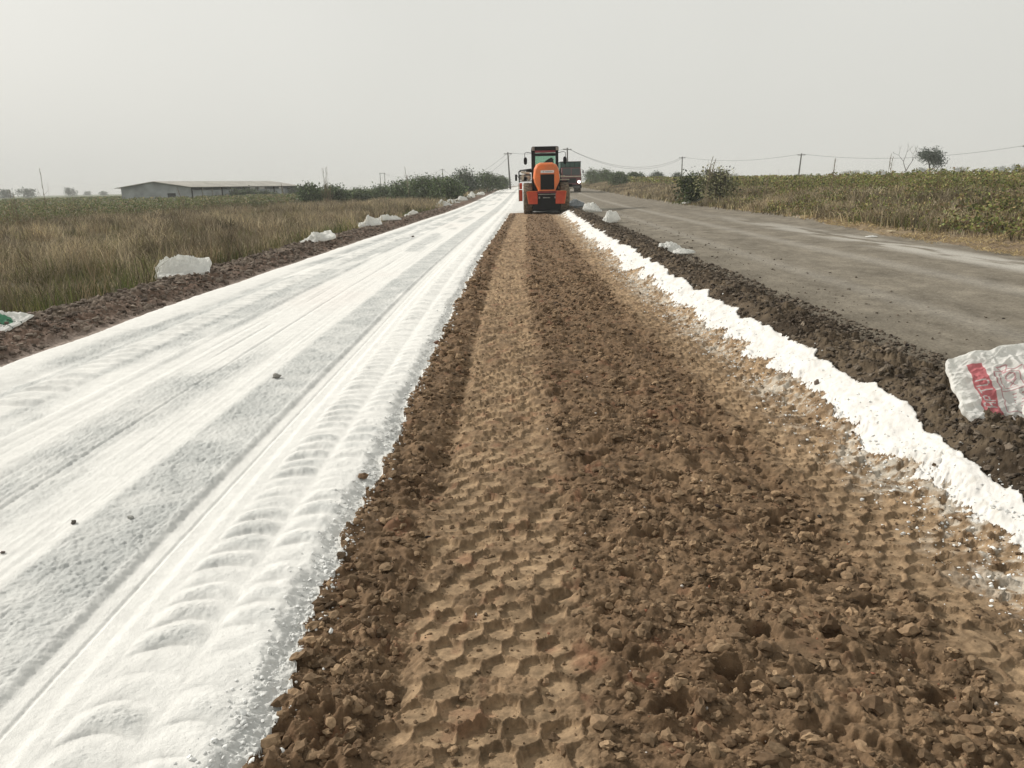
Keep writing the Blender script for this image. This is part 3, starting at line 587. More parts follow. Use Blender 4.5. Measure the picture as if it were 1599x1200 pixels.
# ---- trees and bushes
def branches(rn, base, d, L, r, depth, out, tips, spread=.6, upb=.15, n=3, seg=4):
    p = Vector(base); d = d.normalized(); pts = [p.copy()]
    for i in range(seg):
        d = (d+Vector((rn.uniform(-1, 1), rn.uniform(-1, 1), rn.uniform(-.6, 1)*1))*.16+Vector((0, 0, upb*.3))).normalized(); p = p+d*L/seg; pts.append(p.copy())
    out.append((pts, r, r*.6))
    if depth == 0: tips.append(p.copy()); tips.append(pts[seg//2+1]); return
    for k in range(n):
        a = 2*math.pi*(k+rn.random()*.8)/n; s = d.orthogonal().normalized(); t = d.cross(s)
        nd = (d*(1-.45*spread)+(s*math.cos(a)+t*math.sin(a))*spread+Vector((0, 0, upb))).normalized()
        branches(rn, pts[-1] if k < 2 else pts[-2], nd, L*rn.uniform(.62, .85), r*.62, depth-1, out, tips, spread, upb, n, seg)
def tree(name, label, cat, x, y, H, Wd, cols, leafs=1600, ls=.09, seed=1, trunkfrac=.3, depth=3, group=None, stems=1, flat=.0, squash=1., nb=3, clump=.16, zoff=0, bare=False):
    rn = random.Random(seed); z0 = float(zbase(x, y))+zoff; root = empty(name, (x, y, z0)); tag(root, label, cat, group)
    out = []; tips = []
    for s in range(stems):
        a = 6.283*s/stems+rn.random(); d = Vector((math.cos(a)*(.55 if stems > 1 else .12), math.sin(a)*(.55 if stems > 1 else .12), 1))
        branches(rn, (math.cos(a)*.06*(stems > 1), math.sin(a)*.06*(stems > 1), -.05), d, max(.15, H*trunkfrac), H*(.014 if bare else .028), depth, out, tips, .62, .12, nb)
    T = np.array([tuple(t) for t in tips]); top = T[:, 2].max(); ww = np.abs(T[:, :2]).max()*2
    k = np.array([Wd/ww*.86, Wd/ww*.86, H/top*.93]); T = T*k
    b = MB()
    for pts, r, r2 in out: b.tube([tuple(np.array(tuple(p))*k) for p in pts], r, 6, r2)
    b.build('branches' if bare or trunkfrac < .2 else 'trunk', M['bark'], root)
    if bare and not leafs: return root
    g = np.random.default_rng(seed); ti = g.integers(0, len(T), leafs); P = T[ti]+g.normal(0, 1, (leafs, 3))*np.array([clump*Wd/2, clump*Wd/2, clump*H/2*squash])*.8
    P[:, 2] = np.maximum(P[:, 2]*(g.random(leafs)**.55 if stems > 1 else 1), .05)
    v, f, t = leafcards(P, ls*g.uniform(.6, 1.4, leafs), np.clip(pal(leafs, cols, .3)*(1+g.normal(0, .25, (len(T), 1)))[ti], .008, .8), flat)
    npmesh('crown', v, f, M['leaf'], t, root); return root
BG = [(.07, .10, .045), (.095, .13, .06), (.12, .155, .07), (.055, .08, .04)]
BB = [(.05, .075, .05), (.07, .095, .06), (.085, .11, .07)]
gr = 'thorny bushes left of the lime'
for i, (px, d, H, Wd, lab) in enumerate([
    (480, 80, 2.7, 3.2, 'round dark bush just right of the long shed roof end'), (514, 86, 2.6, 4.2, 'dark green bush under the tall dry reed stalks'),
    (560, 100, 2.3, 6.0, 'low bush left of the pair of thin poles'), (608, 100, 2.6, 6.0, 'low green bush below the pair of thin poles'),
    (640, 92, 3.0, 5.4, 'green spreading bush beside the leaning dry reed'), (672, 86, 3.1, 5.0, 'wide green thorn bush in the middle of the thicket'),
    (703, 80, 3.0, 4.8, 'dense dark thorn bush below the single left pole'), (728, 110, 4.3, 5.2, 'taller bluish thorn tree at the right of the thicket'),
    (668, 105, 3.7, 9.0, 'grey green bush rising behind the thicket'), (762, 115, 3.2, 5.0, 'small green bush left of the tall leaning pole'), (781, 150, 2.9, 5.0, 'faint bush nearest the tall leaning pole')]):
    z = tree('thorn_bush', lab, 'bush', at(px, d), d, H, Wd, BG if i != 7 else BB, 3600, .11, 20+i, .2, 3, gr, stems=3, squash=.8, clump=.2)
gr = 'thorny bushes beyond the truck'
for i, (px, d, H, Wd, lab) in enumerate([
    (925, 150, 3.3, 5.5, 'green thorn bush right behind the truck'), (945, 140, 3.0, 5.0, 'green thorn bush second to the right of the truck'), (968, 112, 2.2, 3.4, 'nearer bright thorn bush on the road edge right of the truck'),
    (990, 135, 2.3, 3.4, 'low thorn bush at the right end of the row beyond the truck'), (1027, 170, 3.2, 4.0, 'flat topped umbrella bush standing alone behind dry grass'), (1057, 180, 3.1, 3.2, 'faint bush beside the lone middle pole')]):
    tree('thorn_bush', lab, 'bush', at(px, d), d, H, Wd, BG if i < 4 else BB, 2200, .11, 50+i, .2, 3, gr, stems=3, squash=.7, clump=.19)
tree('castor_bush', 'dark leafy bush by the white bag at the old road edge', 'bush', at(1080, 49), 49, 2.1, 1.9, [(.03, .045, .018), (.05, .07, .025), (.08, .10, .035)], 2600, .075, 71, .25, 3, stems=4, clump=.3)
tree('milkweed_bush', 'pale leaved upright bush beside the dark leafy bush', 'bush', at(1118, 46), 46, 2.3, 2.7, [(.24, .24, .13), (.16, .17, .08), (.31, .30, .18), (.06, .07, .03)], 1900, .075, 72, .25, 3, stems=5, clump=.22)
tree('acacia_tree', 'small round dark green tree standing alone in the right crop', 'tree', at(1447, 120), 120, 4.9, 4.6, [(.05, .07, .05), (.04, .06, .04), (.07, .09, .06)], 3600, .11, 17, .30, 4, squash=.8, clump=.24)
tree('bare_tree', 'leafless grey sapling left of the lone dark green tree', 'tree', at(1412, 82), 82, 4.6, 3.2, BG, 0, .1, 13, .42, 4, bare=True, nb=2)
far = [(1103, 330, 5.5, 9, 'pale hazy tree behind the two roadside bushes'), (1148, 420, 5.5, 7, 'faint distant tree just right of the roadside bushes'), (1204, 520, 4.5, 12, 'faint low distant tree below the middle wires'),
       (1258, 560, 5.0, 9, 'faint distant tree just right of the leaning pole'), (1277, 560, 5.2, 9, 'faint distant tree second right of the leaning pole'), (1322, 520, 6.6, 15, 'wide hazy distant tree between leaning pole and bare sapling'), (1335, 560, 7.5, 8, 'hazy distant tree touching the wide one'),
       (1353, 500, 6.5, 15, 'hazy distant tree pair left of the bare sapling'), (1373, 520, 6.8, 11, 'hazy distant tree close left of the bare sapling'), (1437, 330, 5.5, 8, 'hazy distant tree half hidden behind the lone green tree'), (1470, 420, 5.8, 7, 'hazy distant bush right behind the lone green tree'),
       (1500, 380, 5.8, 8, 'small hazy distant tree in the gap right of the lone tree'), (1538, 420, 5.2, 8, 'tiny hazy distant tree left of the broad one'), (1559, 330, 5.2, 9, 'broad hazy distant tree left of the last pole'), (1584, 360, 6.4, 12, 'hazy distant tree beside the last pole'),
       (38, 230, 4.2, 6.5, 'hazy tree far left on the horizon, wide crown'), (108, 260, 4.4, 4.5, 'hazy tree left of the long shed'), (135, 400, 3.6, 13, 'faint low tree line just left of the shed'), (160, 330, 3.2, 8, 'faint low bush close to the shed gable'), (4, 210, 3.8, 5, 'hazy tree cut by the left frame edge')]
for i, (px, d, H, Wd, lab) in enumerate(far):
    H = (H-1.7)*1.8+1.7; Wd *= 1.8; Wd = min(Wd, H*1.7); d *= 1.8
    tree('distant_tree', lab, 'tree', at(px, d), d, H, Wd, BB, 700, .028*Wd+.12, 100+i, .3, 3, 'trees along the hazy horizon', stems=3, squash=.8, clump=.2)

# ---- tall dry stalks
def reed(px, d, H, lab, n=3, lean=.1, seed=0, head=True, group='tall dry stalks', cat='dry stalk', base=None):
    rn = random.Random(seed+5); x = at(px, d); r = empty('dry_reed', (x, d, float(zbase(x, d)))); tag(r, lab, cat, group)
    for k in range(n):
        h = H*rn.uniform(.72, 1) if k else H; a = rn.uniform(-1, 1); l = lean+rn.uniform(-.05, .05)
        ln = -1 if lean < 0 else 1
        pts = [(k*.05+rn.uniform(-.04, .04)+l*h*t**1.6, rn.uniform(-.02, .02), h*t) for t in (0, .3, .6, .85, 1)]
        s = MB(); w = .0045*max(1, d/24); s.tube(pts, w*1.3, 5, w*.6); s.build('stem', M['stalk'], r)
        for j in range(4):
            t = rn.uniform(.4, .85); p0 = (pts[0][0]+l*h*t**1.6, 0, h*t); sg = rn.choice((-1, 1)); q = MB(); q.tube([p0, (p0[0]+sg*.09*h*.5, rn.uniform(-.05, .05), p0[2]+.05*h), (p0[0]+sg*.12*h*.5, 0, p0[2]+.13*h)], w*.7, 4, w*.35); q.build('twig', M['stalk'], r)
        if head:
            q = MB(); ts = [.62+.38*j/16 for j in range(17)]
            q.tube([(pts[0][0]+l*h*t**1.6+rn.gauss(0, w), rn.gauss(0, w), h*t) for t in ts], [w*(.8+1.9*rn.random())*(1.15-.5*j/16) for j in range(17)], 6); q.build('seed_head', M['seed'], r)
M['seed'] = simple('seed head', (.22, .18, .13), .95, var=.4, scale=30)
M['stalk'] = simple('dry stalk', (.26, .21, .14), .9, var=.3, scale=20)
reed(66, 21, 2.5, 'tall dark dry weed stalk standing near the left frame edge', 1, -.03, 1)
reed(14, 24, 2.0, 'bushy dry weed at the left frame edge', 3, .02, 2)
reed(505, 34, 2.75, 'tall cluster of dry reeds in front of the round dark bushes', 4, .03, 3)
reed(445, 40, 2.2, 'single dry reed against the shed roof end', 1, -.06, 4)
reed(290, 28, 2.0, 'bent dry weed in front of the shed left roof slope', 1, -.15, 5)
reed(338, 30, 2.0, 'sparse dry twigs in front of the shed roof', 5, .08, 6, head=False)
reed(640, 60, 3.3, 'dry reed leaning left above the green thicket', 1, -.12, 7)
reed(748, 125, 3.2, 'short dry reed right of the thicket near the bags', 2, .02, 8)
reed(1298, 34, 1.75, 'thin pale dry stalk rising from the right crop', 2, .03, 9, group='dry stalks on the right')
reed(1215, 36, 1.7, 'pale bare weed stem on the right bank', 1, .05, 10, group='dry stalks on the right', head=False)
reed(1385, 40, 1.9, 'thin dry stalk left of the bare sapling', 2, .04, 11, group='dry stalks on the right')
reed(1190, 36, 1.6, 'arching dry stalk right of the roadside bushes', 2, .16, 12, group='dry stalks on the right')
reed(1100, 44, 2.7, 'reddish bare twigs above the dark leafy bush', 3, .14, 13, group='dry stalks on the right')

# ------------------------------------------------------------------ poles and wires
def topz(px, d, py): # height of the photo point px,py at distance d
    dd = fw*FPX+RT*(px-799.5)-UP*(py-600); return CAM_H+dd.z/dd.y*d
PT = {}
def pole(key, px, pyt, d, lab, lean=0, double=False, arm=True):
    x = at(px, d); z0 = float(zbase(x, d)); zt = topz(px, d, pyt)-z0; r = empty('electric_pole', (x, d, z0)); tag(r, lab, 'utility pole', 'electric poles along the horizon')
    for k in ((-.9, .9) if double else (0,)):
        b = MB(); b.tube([(k, 0, -.3), (k+lean*zt, 0, zt)], .17, 8, .11); b.build('post', M['concrete'], r)
    b = MB(); b.box(lean*zt-(1.25 if double else .75), lean*zt+(1.25 if double else .75), -.05, .05, zt-.35, zt-.23); b.build('crossarm', M['concrete'], r)
    for s in (-.6, 0, .6):
        b = MB(); b.lathe([(-.04, .03), (-.03, .08), (0, .05), (.03, .08), (.05, .02)], 0, 0, 8); o = b.build('insulator', M['grey'], r); o.rotation_euler = (0, rad(-90), 0); o.location = (lean*zt+s, -.02, zt-.16)
    PT[key] = (x+lean*zt, d, z0+zt-.1)
pole('a', 598, 270, 320, 'pair of thin poles joined by a crossarm at far left', double=True)
pole('b', 692, 264, 276, 'thin pole rising behind the green thicket')
pole('c', 797, 238, 150, 'tall pole leaning left beside the orange machine', lean=-.055)
pole('d', 886, 231, 137, 'pole rising right behind the orange machine cab')
pole('e', 1064, 245, 190, 'lone straight pole left of the roadside bushes')
pole('f', 1245, 240, 150, 'pole leaning right in the right crop', lean=.07)
pole('g', 1596, 226, 120, 'last pole at the right frame edge')
def wire(a, b, sag, lab, off=0):
    A, B = Vector(PT[a]), Vector(PT[b]); m = MB(); pts = []
    for i in range(25):
        t = i/24; p = A.lerp(B, t); p.z -= sag*4*t*(1-t); p += Vector((off, 0, -abs(off)*.5)); pts.append(tuple(p))
    m.tube(pts, .022, 5, cap=False); o = m.build('electric_wire', M['wire']); tag(o, lab, 'power line', 'wires between the poles')
wire('a', 'b', 2.2, 'upper wire from the pair of poles to the pole over the thicket'); wire('a', 'b', 3.4, 'lower wire from the pair of poles to the pole over the thicket', .5)
wire('b', 'c', 3.4, 'upper sagging wire between thicket pole and tall leaning pole'); wire('b', 'c', 4.3, 'lower sagging wire between thicket pole and tall leaning pole', .6)
wire('c', 'd', .5, 'short wire passing over the machine cab')
wire('d', 'e', 2.7, 'upper long sagging wire right of the machine'); wire('d', 'e', 2.9, 'lower long sagging wire right of the machine', .3)
wire('e', 'f', 1.0, 'wire from the lone middle pole to the leaning pole'); wire('f', 'g', 1.3, 'wire running past the bare sapling to the last pole')
gp = (at(1700, 110), 110, 7.6); PT['h'] = gp; wire('g', 'h', .6, 'wire leaving the last pole out of frame')

# ------------------------------------------------------------------ shed
D = 120; xl = at(188, D-0); k = D/FPX
sh = empty('long_shed', (at(265, D), D, -.22)); tag(sh, 'long low grey farm shed with pale sheet roof beyond the crop', 'shed')
# gable end faces the camera to the left, the long side runs back to the right
gw = 7.6; ln = 1; H0 = 2.5; H1 = 3.25
ax = Vector((at(292, D)-at(188, D), 4, 0)).normalized()       # gable direction
def P(gx, lx, z):      # gx along gable from left, lx along the long side
    o = Vector((at(188, D), D, 0))+ax*gx; e = Vector((at(466, 150), 150, 0))-Vector((at(298, D+3), D+3, 0)); e.normalize(); o = o+e*lx; o.z = z
    return o-sh.location+Vector((0, 0, -.22+.22))
GW = (Vector((at(296, D+3.5), D+3.5, 0))-Vector((at(188, D), D, 0))).length; LL = (Vector((at(466, 150), 150, 0))-Vector((at(298, D+3), D+3, 0))).length
w = MB(); 
w.add([P(0, 0, -.3), P(GW, 0, -.3), P(GW, 0, H0), P(GW*.5, 0, H1), P(0, 0, H0)], [(0, 1, 2, 3, 4)])
w.add([P(0, .2, -.3), P(GW, .2, -.3), P(GW, .2, H0), P(GW*.5, .2, H1), P(0, .2, H0)], [(4, 3, 2, 1, 0)])
w.build('gable_wall', M['shedwall'], sh)
w = MB(); w.add([P(GW, .2, -.3), P(GW, LL, -.3), P(GW, LL, 1.9), P(GW, .2, 1.9), P(GW-.2, .2, -.3), P(GW-.2, LL, -.3), P(GW-.2, LL, 1.9), P(GW-.2, .2, 1.9)], [(0, 1, 2, 3), (7, 6, 5, 4), (3, 2, 6, 7)]); w.build('side_wall', M['shedwall'], sh)
w = MB(); w.add([P(.0, .2, -.3), P(.0, LL, -.3), P(.0, LL, H0-.05), P(.0, .2, H0-.05), P(GW, LL, -.3), P(GW, LL, H0-.05)], [(0, 1, 2, 3), (1, 4, 5, 2)]); w.build('rear_wall', M['shedwall'], sh)
for s in (0, 1):
    w = MB(); a, b = (-.5, GW*.5) if s == 0 else (GW*.5, GW+.6); za, zb = (H0-.1, H1+.05) if s == 0 else (H1+.05, H0-.12)
    nseg = 60; vs = []; 
    for i in range(nseg+1):
        l = -.5+(LL+1)*i/nseg; dz = .04*(i % 2); vs += [P(a, l, za+dz), P(b, l, zb+dz), P(a, l, za+dz-.08), P(b, l, zb+dz-.08)]
    fs = []
    for i in range(nseg): q = i*4; fs += [(q, q+1, q+5, q+4), (q+2, q+6, q+7, q+3), (q, q+4, q+6, q+2), (q+1, q+3, q+7, q+5)]
    fs += [(0, 2, 3, 1), (nseg*4, nseg*4+1, nseg*4+3, nseg*4+2)]
    w.add(vs, fs); w.build('roof', M['shedroof'], sh)
for i in range(13):
    l = .3+i*(LL-.6)/12; w = MB(); p0 = P(GW+.05, l, -.3); p1 = P(GW+.05, l, H0-.1); w.tube([p0, p1], .12, 6); w.build('post', M['dark'] if i % 3 == 0 else M['grey'], sh)
for l0, l1 in ((LL*.50, LL*.56), (LL*.60, LL*.65), (LL*.8, LL*.84)):
    w = MB(); w.add([P(GW+.03, l0, 1.92), P(GW+.03, l1, 1.92), P(GW+.03, l1, 2.25), P(GW+.03, l0, 2.25), P(GW-.02, l0, 1.92), P(GW-.02, l1, 1.92), P(GW-.02, l1, 2.25), P(GW-.02, l0, 2.25)], [(0, 1, 2, 3), (7, 6, 5, 4), (0, 3, 7, 4), (1, 5, 6, 2), (3, 2, 6, 7), (0, 4, 5, 1)]); w.build('panel', M['white'], sh)
w = MB(); w.add([P(GW*.66, -.02, .6), P(GW*.78, -.02, .6), P(GW*.78, -.02, 1.5), P(GW*.66, -.02, 1.5)], [(0, 1, 2, 3)]); w.build('door_opening', M['dark'], sh)
for i, (l, hh, ww) in enumerate(((LL*.28, 2.3, 5), (LL*.38, 2.5, 5), (LL*.55, 1.9, 5), (LL*.88, 2.6, 4.5))):
    p = P(GW+2.0, l, 0)+sh.location; tree('shed_bush', ['bush before the near half of the shed side', 'taller bush before the middle of the shed side', 'low bush under the white shed panels', 'tall bush at the far end of the shed'][i], 'bush', p.x, p.y, hh+.2, ww, BG, 1500, .12, 140+i, .2, 3, 'bushes along the shed side', stems=3)

# ------------------------------------------------------------------ orange soil stabiliser
MX, MY = 2.13, 44.0
mc = empty('soil_stabiliser', (MX, MY, float(zbase(MX, MY))), rad(-1.0)); tag(mc, 'orange road stabilising machine with black cab on the worked soil', 'road machine')
def wheel(x0, x1, yc, R, dusty=True):
    b = MB(); w = x1-x0; s = 1 if x1 > x0 else -1
    b.lathe([(x0+.04*s, R*.55), (x0, R*.62), (x0, R*.86), (x0+.05*s, R*.965), (x0+w/2, R*.975), (x1-.05*s, R*.965), (x1, R*.86), (x1, R*.62), (x1-.04*s, R*.55)], yc, R, 48); ty = b.build('tyre', M['rubber'], mc, True)
    b = MB(); nl = 22
    for side in (0, 1):
        for i in range(nl):
            a = 2*math.pi*(i+side*.5)/nl; vs = []
            for (t, da, rr) in ((0, 0, .84), (0.06, .02, .985), (.5, .17, 1.0)):
                xx = (x0+w*t) if side == 0 else (x1-w*t)
                for dd in (0, .085):
                    for r2 in (rr-.07, rr+.012):
                        A = a+da+dd; vs.append((xx, yc+R*r2*math.cos(A), R+R*r2*math.sin(A)))
            for q in (0, 4): b.add([vs[q+j] for j in range(8)], [(0, 1, 5, 4), (2, 6, 7, 3), (1, 3, 7, 5), (0, 4, 6, 2), (0, 2, 3, 1), (4, 5, 7, 6)])
    b.build('tread_lugs', M['rubber'], ty)
    b = MB(); b.lathe([(x0+.10*s, .02), (x0+.1*s, R*.5), (x0+.05*s, R*.56), (x1-.05*s, R*.56), (x1-.1*s, R*.5), (x1-.1*s, .02)], yc, R, 32); b.build('rim', M['orange'], ty, True)
for (a, b_) in ((-1.27, -.77), (.77, 1.27)):
    wheel(a, b_, .9, .86); wheel(a, b_, 5.4, .86)
B = MB(); B.box(-.62, .62, .3, 6.0, .55, 1.15); B.box(-.75, .75, .55, 1.2, .6, .95); B.build('chassis', M['black'], mc)
B = MB(); B.box(-1.22, 1.22, 2.2, 4.0, .12, 1.35); B.box(-1.28, -1.22, 2.4, 3.8, .2, 1.2); B.box(1.22, 1.28, 2.4, 3.8, .2, 1.2); B.build('mixing_chamber', M['black'], mc)
# rear skirt: black body between wheels
B = MB(); B.box(-.74, .74, .05, .5, .22, 1.0); B.build('rear_skirt', M['black'], mc)
B = MB(); B.box(-.2, .2, .0, .05, .88, .93); B.box(-.44, -.36, .0, .05, .86, .97); B.box(.44, .52, .0, .05, .86, .97); B.build('bumper_lamps', M['grey'], mc)
for s in (-1, 1):
    B = MB(); xo, xi = 1.07, .5
    pr = [(s*xi, 1.24), (s*xo, 1.24), (s*(xo-.10), .57), (s*xi, .57)]
    B.prism(pr, -.02, .6); B.build('counterweight', M['red'], mc)
    B = MB(); B.prism([(s*(xo+.005), 1.22), (s*(xo+.04), 1.24), (s*(xo-.06), .58), (s*(xo-.098), .58)], -.035, .55); B.box(s*.46, s*1.07, -.035, .55, 1.243, 1.27); B.build('weight_edge', M['orange'], mc)
B = MB(); B.box(-.55, .55, -.04, .3, 1.15, 1.26); B.build('crossbeam', M['maroon'], mc)
B = MB(); B.box(-.46, .52, -.08, -.03, 1.06, 1.11); B.build('bumper_bar', M['grey'], mc)
# hood: lofted, tapering sections from rear to cab
def hood(y, sc, dz, top=2.76):
    p = [(-.46, 1.26), (.46, 1.26), (.68, 1.72), (.72, 1.95), (.66, 2.45), (.54, 2.66), (.34, top), (-.34, top), (-.54, 2.66), (-.66, 2.45), (-.72, 1.95), (-.68, 1.72)]
    return [(x*sc+.02, y, 1.26+(z-1.26)*dz) for x, z in p]
B = MB(); B.loft([hood(-.10, .90, .94), hood(-.04, .97, .985), hood(.15, 1, 1), hood(1.2, 1.02, 1.03), hood(2.3, 1.02, 1.04)]); hd = B.build('hood', M['orange'], mc)
B = MB(); B.box(-.33, .42, -.135, -.08, 1.34, 2.15); gr_ = B.build('grille', M['grille'], mc)
B = MB()
for i in range(14): B.box(-.30, .39, -.15, -.137, 1.39+i*.053, 1.40+i*.053)
for x_ in (-.1, .18): B.box(x_, x_+.012, -.152, -.14, 1.36, 2.13)
B.build('grille_bars', M['black'], gr_)
B = MB(); B.box(-.36, .45, -.12, -.07, 2.155, 2.19); B.box(-.37, -.335, -.12, -.07, 1.32, 2.19); B.box(.425, .46, -.12, -.07, 1.32, 2.19); B.box(-.37, .46, -.12, -.07, 1.27, 1.335); B.build('grille_frame', M['orange'], mc)
B = MB(); B.box(-.32, .41, -.13, -.09, 2.225, 2.36); pl = B.build('name_plate', M['white'], mc)
B = MB(); B.add([(-.20, -.133, 2.33), (-.15, -.133, 2.33), (-.175, -.133, 2.25)], [(0, 2, 1)])
for i in range(8): x_ = -.09+i*.055; B.add([(x_, -.133, 2.27), (x_+.035, -.133, 2.27), (x_+.035, -.133, 2.315), (x_, -.133, 2.315)], [(0, 1, 2, 3)])
B.build('plate_marking', simple('plate marking', (.20, .16, .22), .6), pl)
for s in (-1, 1):
    B = MB(); B.prism([(s*.735, 1.5), (s*.75, 1.5), (s*.76, 1.95), (s*.745, 1.95)], .4, 1.9); B.build('side_vent', M['black'], mc)
# cab
cx = .0
B = MB()
for (x0, x1) in ((-.77, -.56), (.60, .77)):
    B.box(x0, x1, 2.35, 2.45, 1.2, 3.66)
for (x0, x1) in ((-.77, -.68), (.68, .77)): B.box(x0, x1, 3.8, 3.9, 1.2, 3.6)
B.box(-.56, .60, 2.36, 2.44, 1.2, 2.35); B.box(-.56, .6, 2.36, 2.42, 3.2, 3.36); B.build('cab_frame', M['black'], mc)
B = MB(); B.loft([[(x*sx_, y, z) for x, y in ((-.78, 2.25), (.78, 2.25), (.78, 4.1), (-.78, 4.1))] for sx_, z in ((1, 3.5), (1, 3.55), (.98, 3.7), (.9, 3.73))]); B.build('cab_roof', M['black'], mc)
B = MB(); B.box(-.58, .60, 2.2, 2.3, 3.38, 3.5); B.build('roof_strip', M['maroon'], mc)
B = MB(); B.box(-.76, -.6, 2.15, 2.25, 3.5, 3.7); B.box(.62, .78, 2.15, 2.25, 3.5, 3.7); B.build('work_lamp', M['grey'], mc)
for (y_, z0_, z1_) in ((2.40, 2.35, 3.2), (3.85, 1.9, 3.5)):
    B = MB(); B.add([(-.6, y_, z0_), (.62, y_, z0_), (.62, y_, z1_), (-.6, y_, z1_), (-.6, y_+.012, z0_), (.62, y_+.012, z0_), (.62, y_+.012, z1_), (-.6, y_+.012, z1_)], [(0, 1, 2, 3), (7, 6, 5, 4), (0, 4, 5, 1), (3, 2, 6, 7)]); B.build('window_glass', M['glass'], mc)
B = MB(); B.box(-.7, .7, 2.46, 3.8, 1.2, 1.7); B.build('cab_floor', M['black'], mc)
B = MB(); B.prism([(-.22, 1.7), (.50, 1.7), (.50, 3.02), (.40, 3.12), (.26, 3.08), (.10, 2.98), (-.12, 2.82), (-.22, 2.7)], 2.7, 2.95); B.box(-.02, .5, 2.7, 3.3, 1.7, 2.2); B.build('driver_seat', M['black'], mc)
B = MB(); B.tube([(-.3, 3.5, 1.7), (-.25, 3.3, 2.6)], .04, 6); B.box(-.5, .1, 3.4, 3.7, 1.7, 2.45); B.build('console', M['black'], mc)
for s in (-1, 1):
    B = MB(); B.tube([(s*.77, 2.4, 3.38), (s*1.05, 2.25, 3.42), (s*1.16, 2.2, 3.38), (s*1.17, 2.18, 3.1)], .016, 6); ar = B.build('mirror_arm', M['black'], mc)
    B = MB(); vs = []
    B.loft([[(s*1.13+math.cos(t)*.10*w_, y_, 2.94+math.copysign(abs(math.sin(t))**.6, math.sin(t))*.21*w_) for t in [2*math.pi*i/16 for i in range(16)]] for y_, w_ in ((2.12, .9), (2.14, 1), (2.2, 1), (2.24, .7))]); B.build('mirror', M['black'], ar)
# left service platform with rail, hoses, orange panel
B = MB(); B.box(-1.50, -.8, 1.6, 2.3, 1.80, 1.86); B.box(-1.5, -.82, 2.6, 3.1, 1.9, 2.2); B.box(-1.45, -1.2, 1.5, 1.75, 1.95, 2.1); B.build('side_platform', M['grey'], mc)
B = MB(); B.tube([(-1.50, 1.6, 1.75), (-1.52, 1.6, 2.34), (-1.45, 1.6, 2.41), (-.82, 1.62, 2.48)], .03, 8); B.tube([(-1.5, 2.3, 1.8), (-1.5, 2.3, 2.36), (-.85, 2.3, 2.42)], .03, 6); B.tube([(-1.5, 1.6, 2.15), (-.84, 1.6, 2.2)], .022, 6); B.box(-1.1, -.78, 1.8, 2.3, 2.3, 2.47); B.build('guard_rail', M['black'], mc)
B = MB(); B.tube([(-1.38, 1.55, 2.33), (-1.15, 1.5, 2.27), (-.9, 1.5, 2.25)], .065, 8); B.box(-1.36, -1.22, 1.45, 1.6, 1.86, 2.2); B.box(-1.02, -.9, 1.45, 1.6, 1.84, 2.1); B.tube([(-1.2, 1.5, 1.95), (-1.05, 1.5, 2.06), (-.86, 1.5, 2.0)], .05, 8); B.build('pipework', M['cream'], mc)
B = MB(); B.lathe([(-.08, .02), (-.08, .10), (.08, .10), (.08, .02)], 1.44, 1.95, 16); o = B.build('filter_drum', M['black'], mc); o.location = (-1.15, 0, 0)
B = MB(); B.box(-1.52, -1.32, 1.3, 3.2, .72, 1.34); B.box(-1.50, -1.34, 1.3, 2.2, 1.38, 1.72); B.build('side_panel', M['red'], mc)
B = MB(); B.box(-1.555, -1.52, 1.28, 3.2, .7, 1.7); B.build('panel_edge', M['cream'], mc)
B = MB(); B.tube([(-1.52, 1.7, 2.0), (-1.62, 1.68, 2.15)], .018, 6); B.box(-1.74, -1.62, 1.64, 1.70, 1.85, 2.2); B.build('side_mirror', M['black'], mc)
# right side rail and boom
B = MB(); B.box(.8, 1.35, 1.6, 1.7, 1.84, 1.90); B.box(1.22, 1.56, 1.5, 1.6, 1.36, 1.44); B.tube([(1.36, 1.6, .62), (1.36, 1.6, 1.42)], .035, 8); B.box(.86, 1.1, 1.7, 2.1, 2.0, 2.1); B.build('side_rail', M['cream'], mc)
B = MB(); B.box(.8, 1.3, 1.7, 2.4, 1.45, 1.8); B.box(1.3, 1.52, 1.7, 2.1, 1.46, 1.62); B.tube([(.9, 1.9, 1.8), (.86, 1.9, 2.45)], .04, 6); B.build('tool_box', M['black'], mc)

# ------------------------------------------------------------------ truck
TY = 97.0; TX = at(892.2, TY); tk = empty('tipper_truck', (TX, TY, float(zbase(TX, TY))), 0); tag(tk, 'dark red truck with green covered body and one lit headlamp behind the machine', 'truck')
B = MB(); B.prism([(-1.18, .95), (1.18, .95), (1.22, 1.95), (-1.22, 1.95)], .0, 1.9); B.prism([(-1.22, 1.96), (1.22, 1.96), (1.12, 2.95), (-1.12, 2.95)], .08, 1.9); B.build('cab', M['truckred'], tk)
for (a, b_) in ((-1.02, -.06), (.06, 1.02)):
    B = MB(); B.box(a, b_, .045, .075, 2.08, 2.86); B.build('windscreen', M['darkglass'], tk)
B = MB(); B.box(-1.2, 1.2, -.05, .0, 1.86, 1.97); B.build('cream_band', M['cream'], tk)
B = MB(); B.box(-.6, .6, -.05, .0, 1.15, 1.7); B.build('radiator_grille', M['grille'], tk)
B = MB(); B.box(-1.22, 1.22, -.25, .1, .52, .9); B.build('bumper', M['black'], tk); B = MB(); B.box(-1.0, 1.0, -.27, -.252, .62, .70); B.build('bumper_stripe', M['grey'], tk)
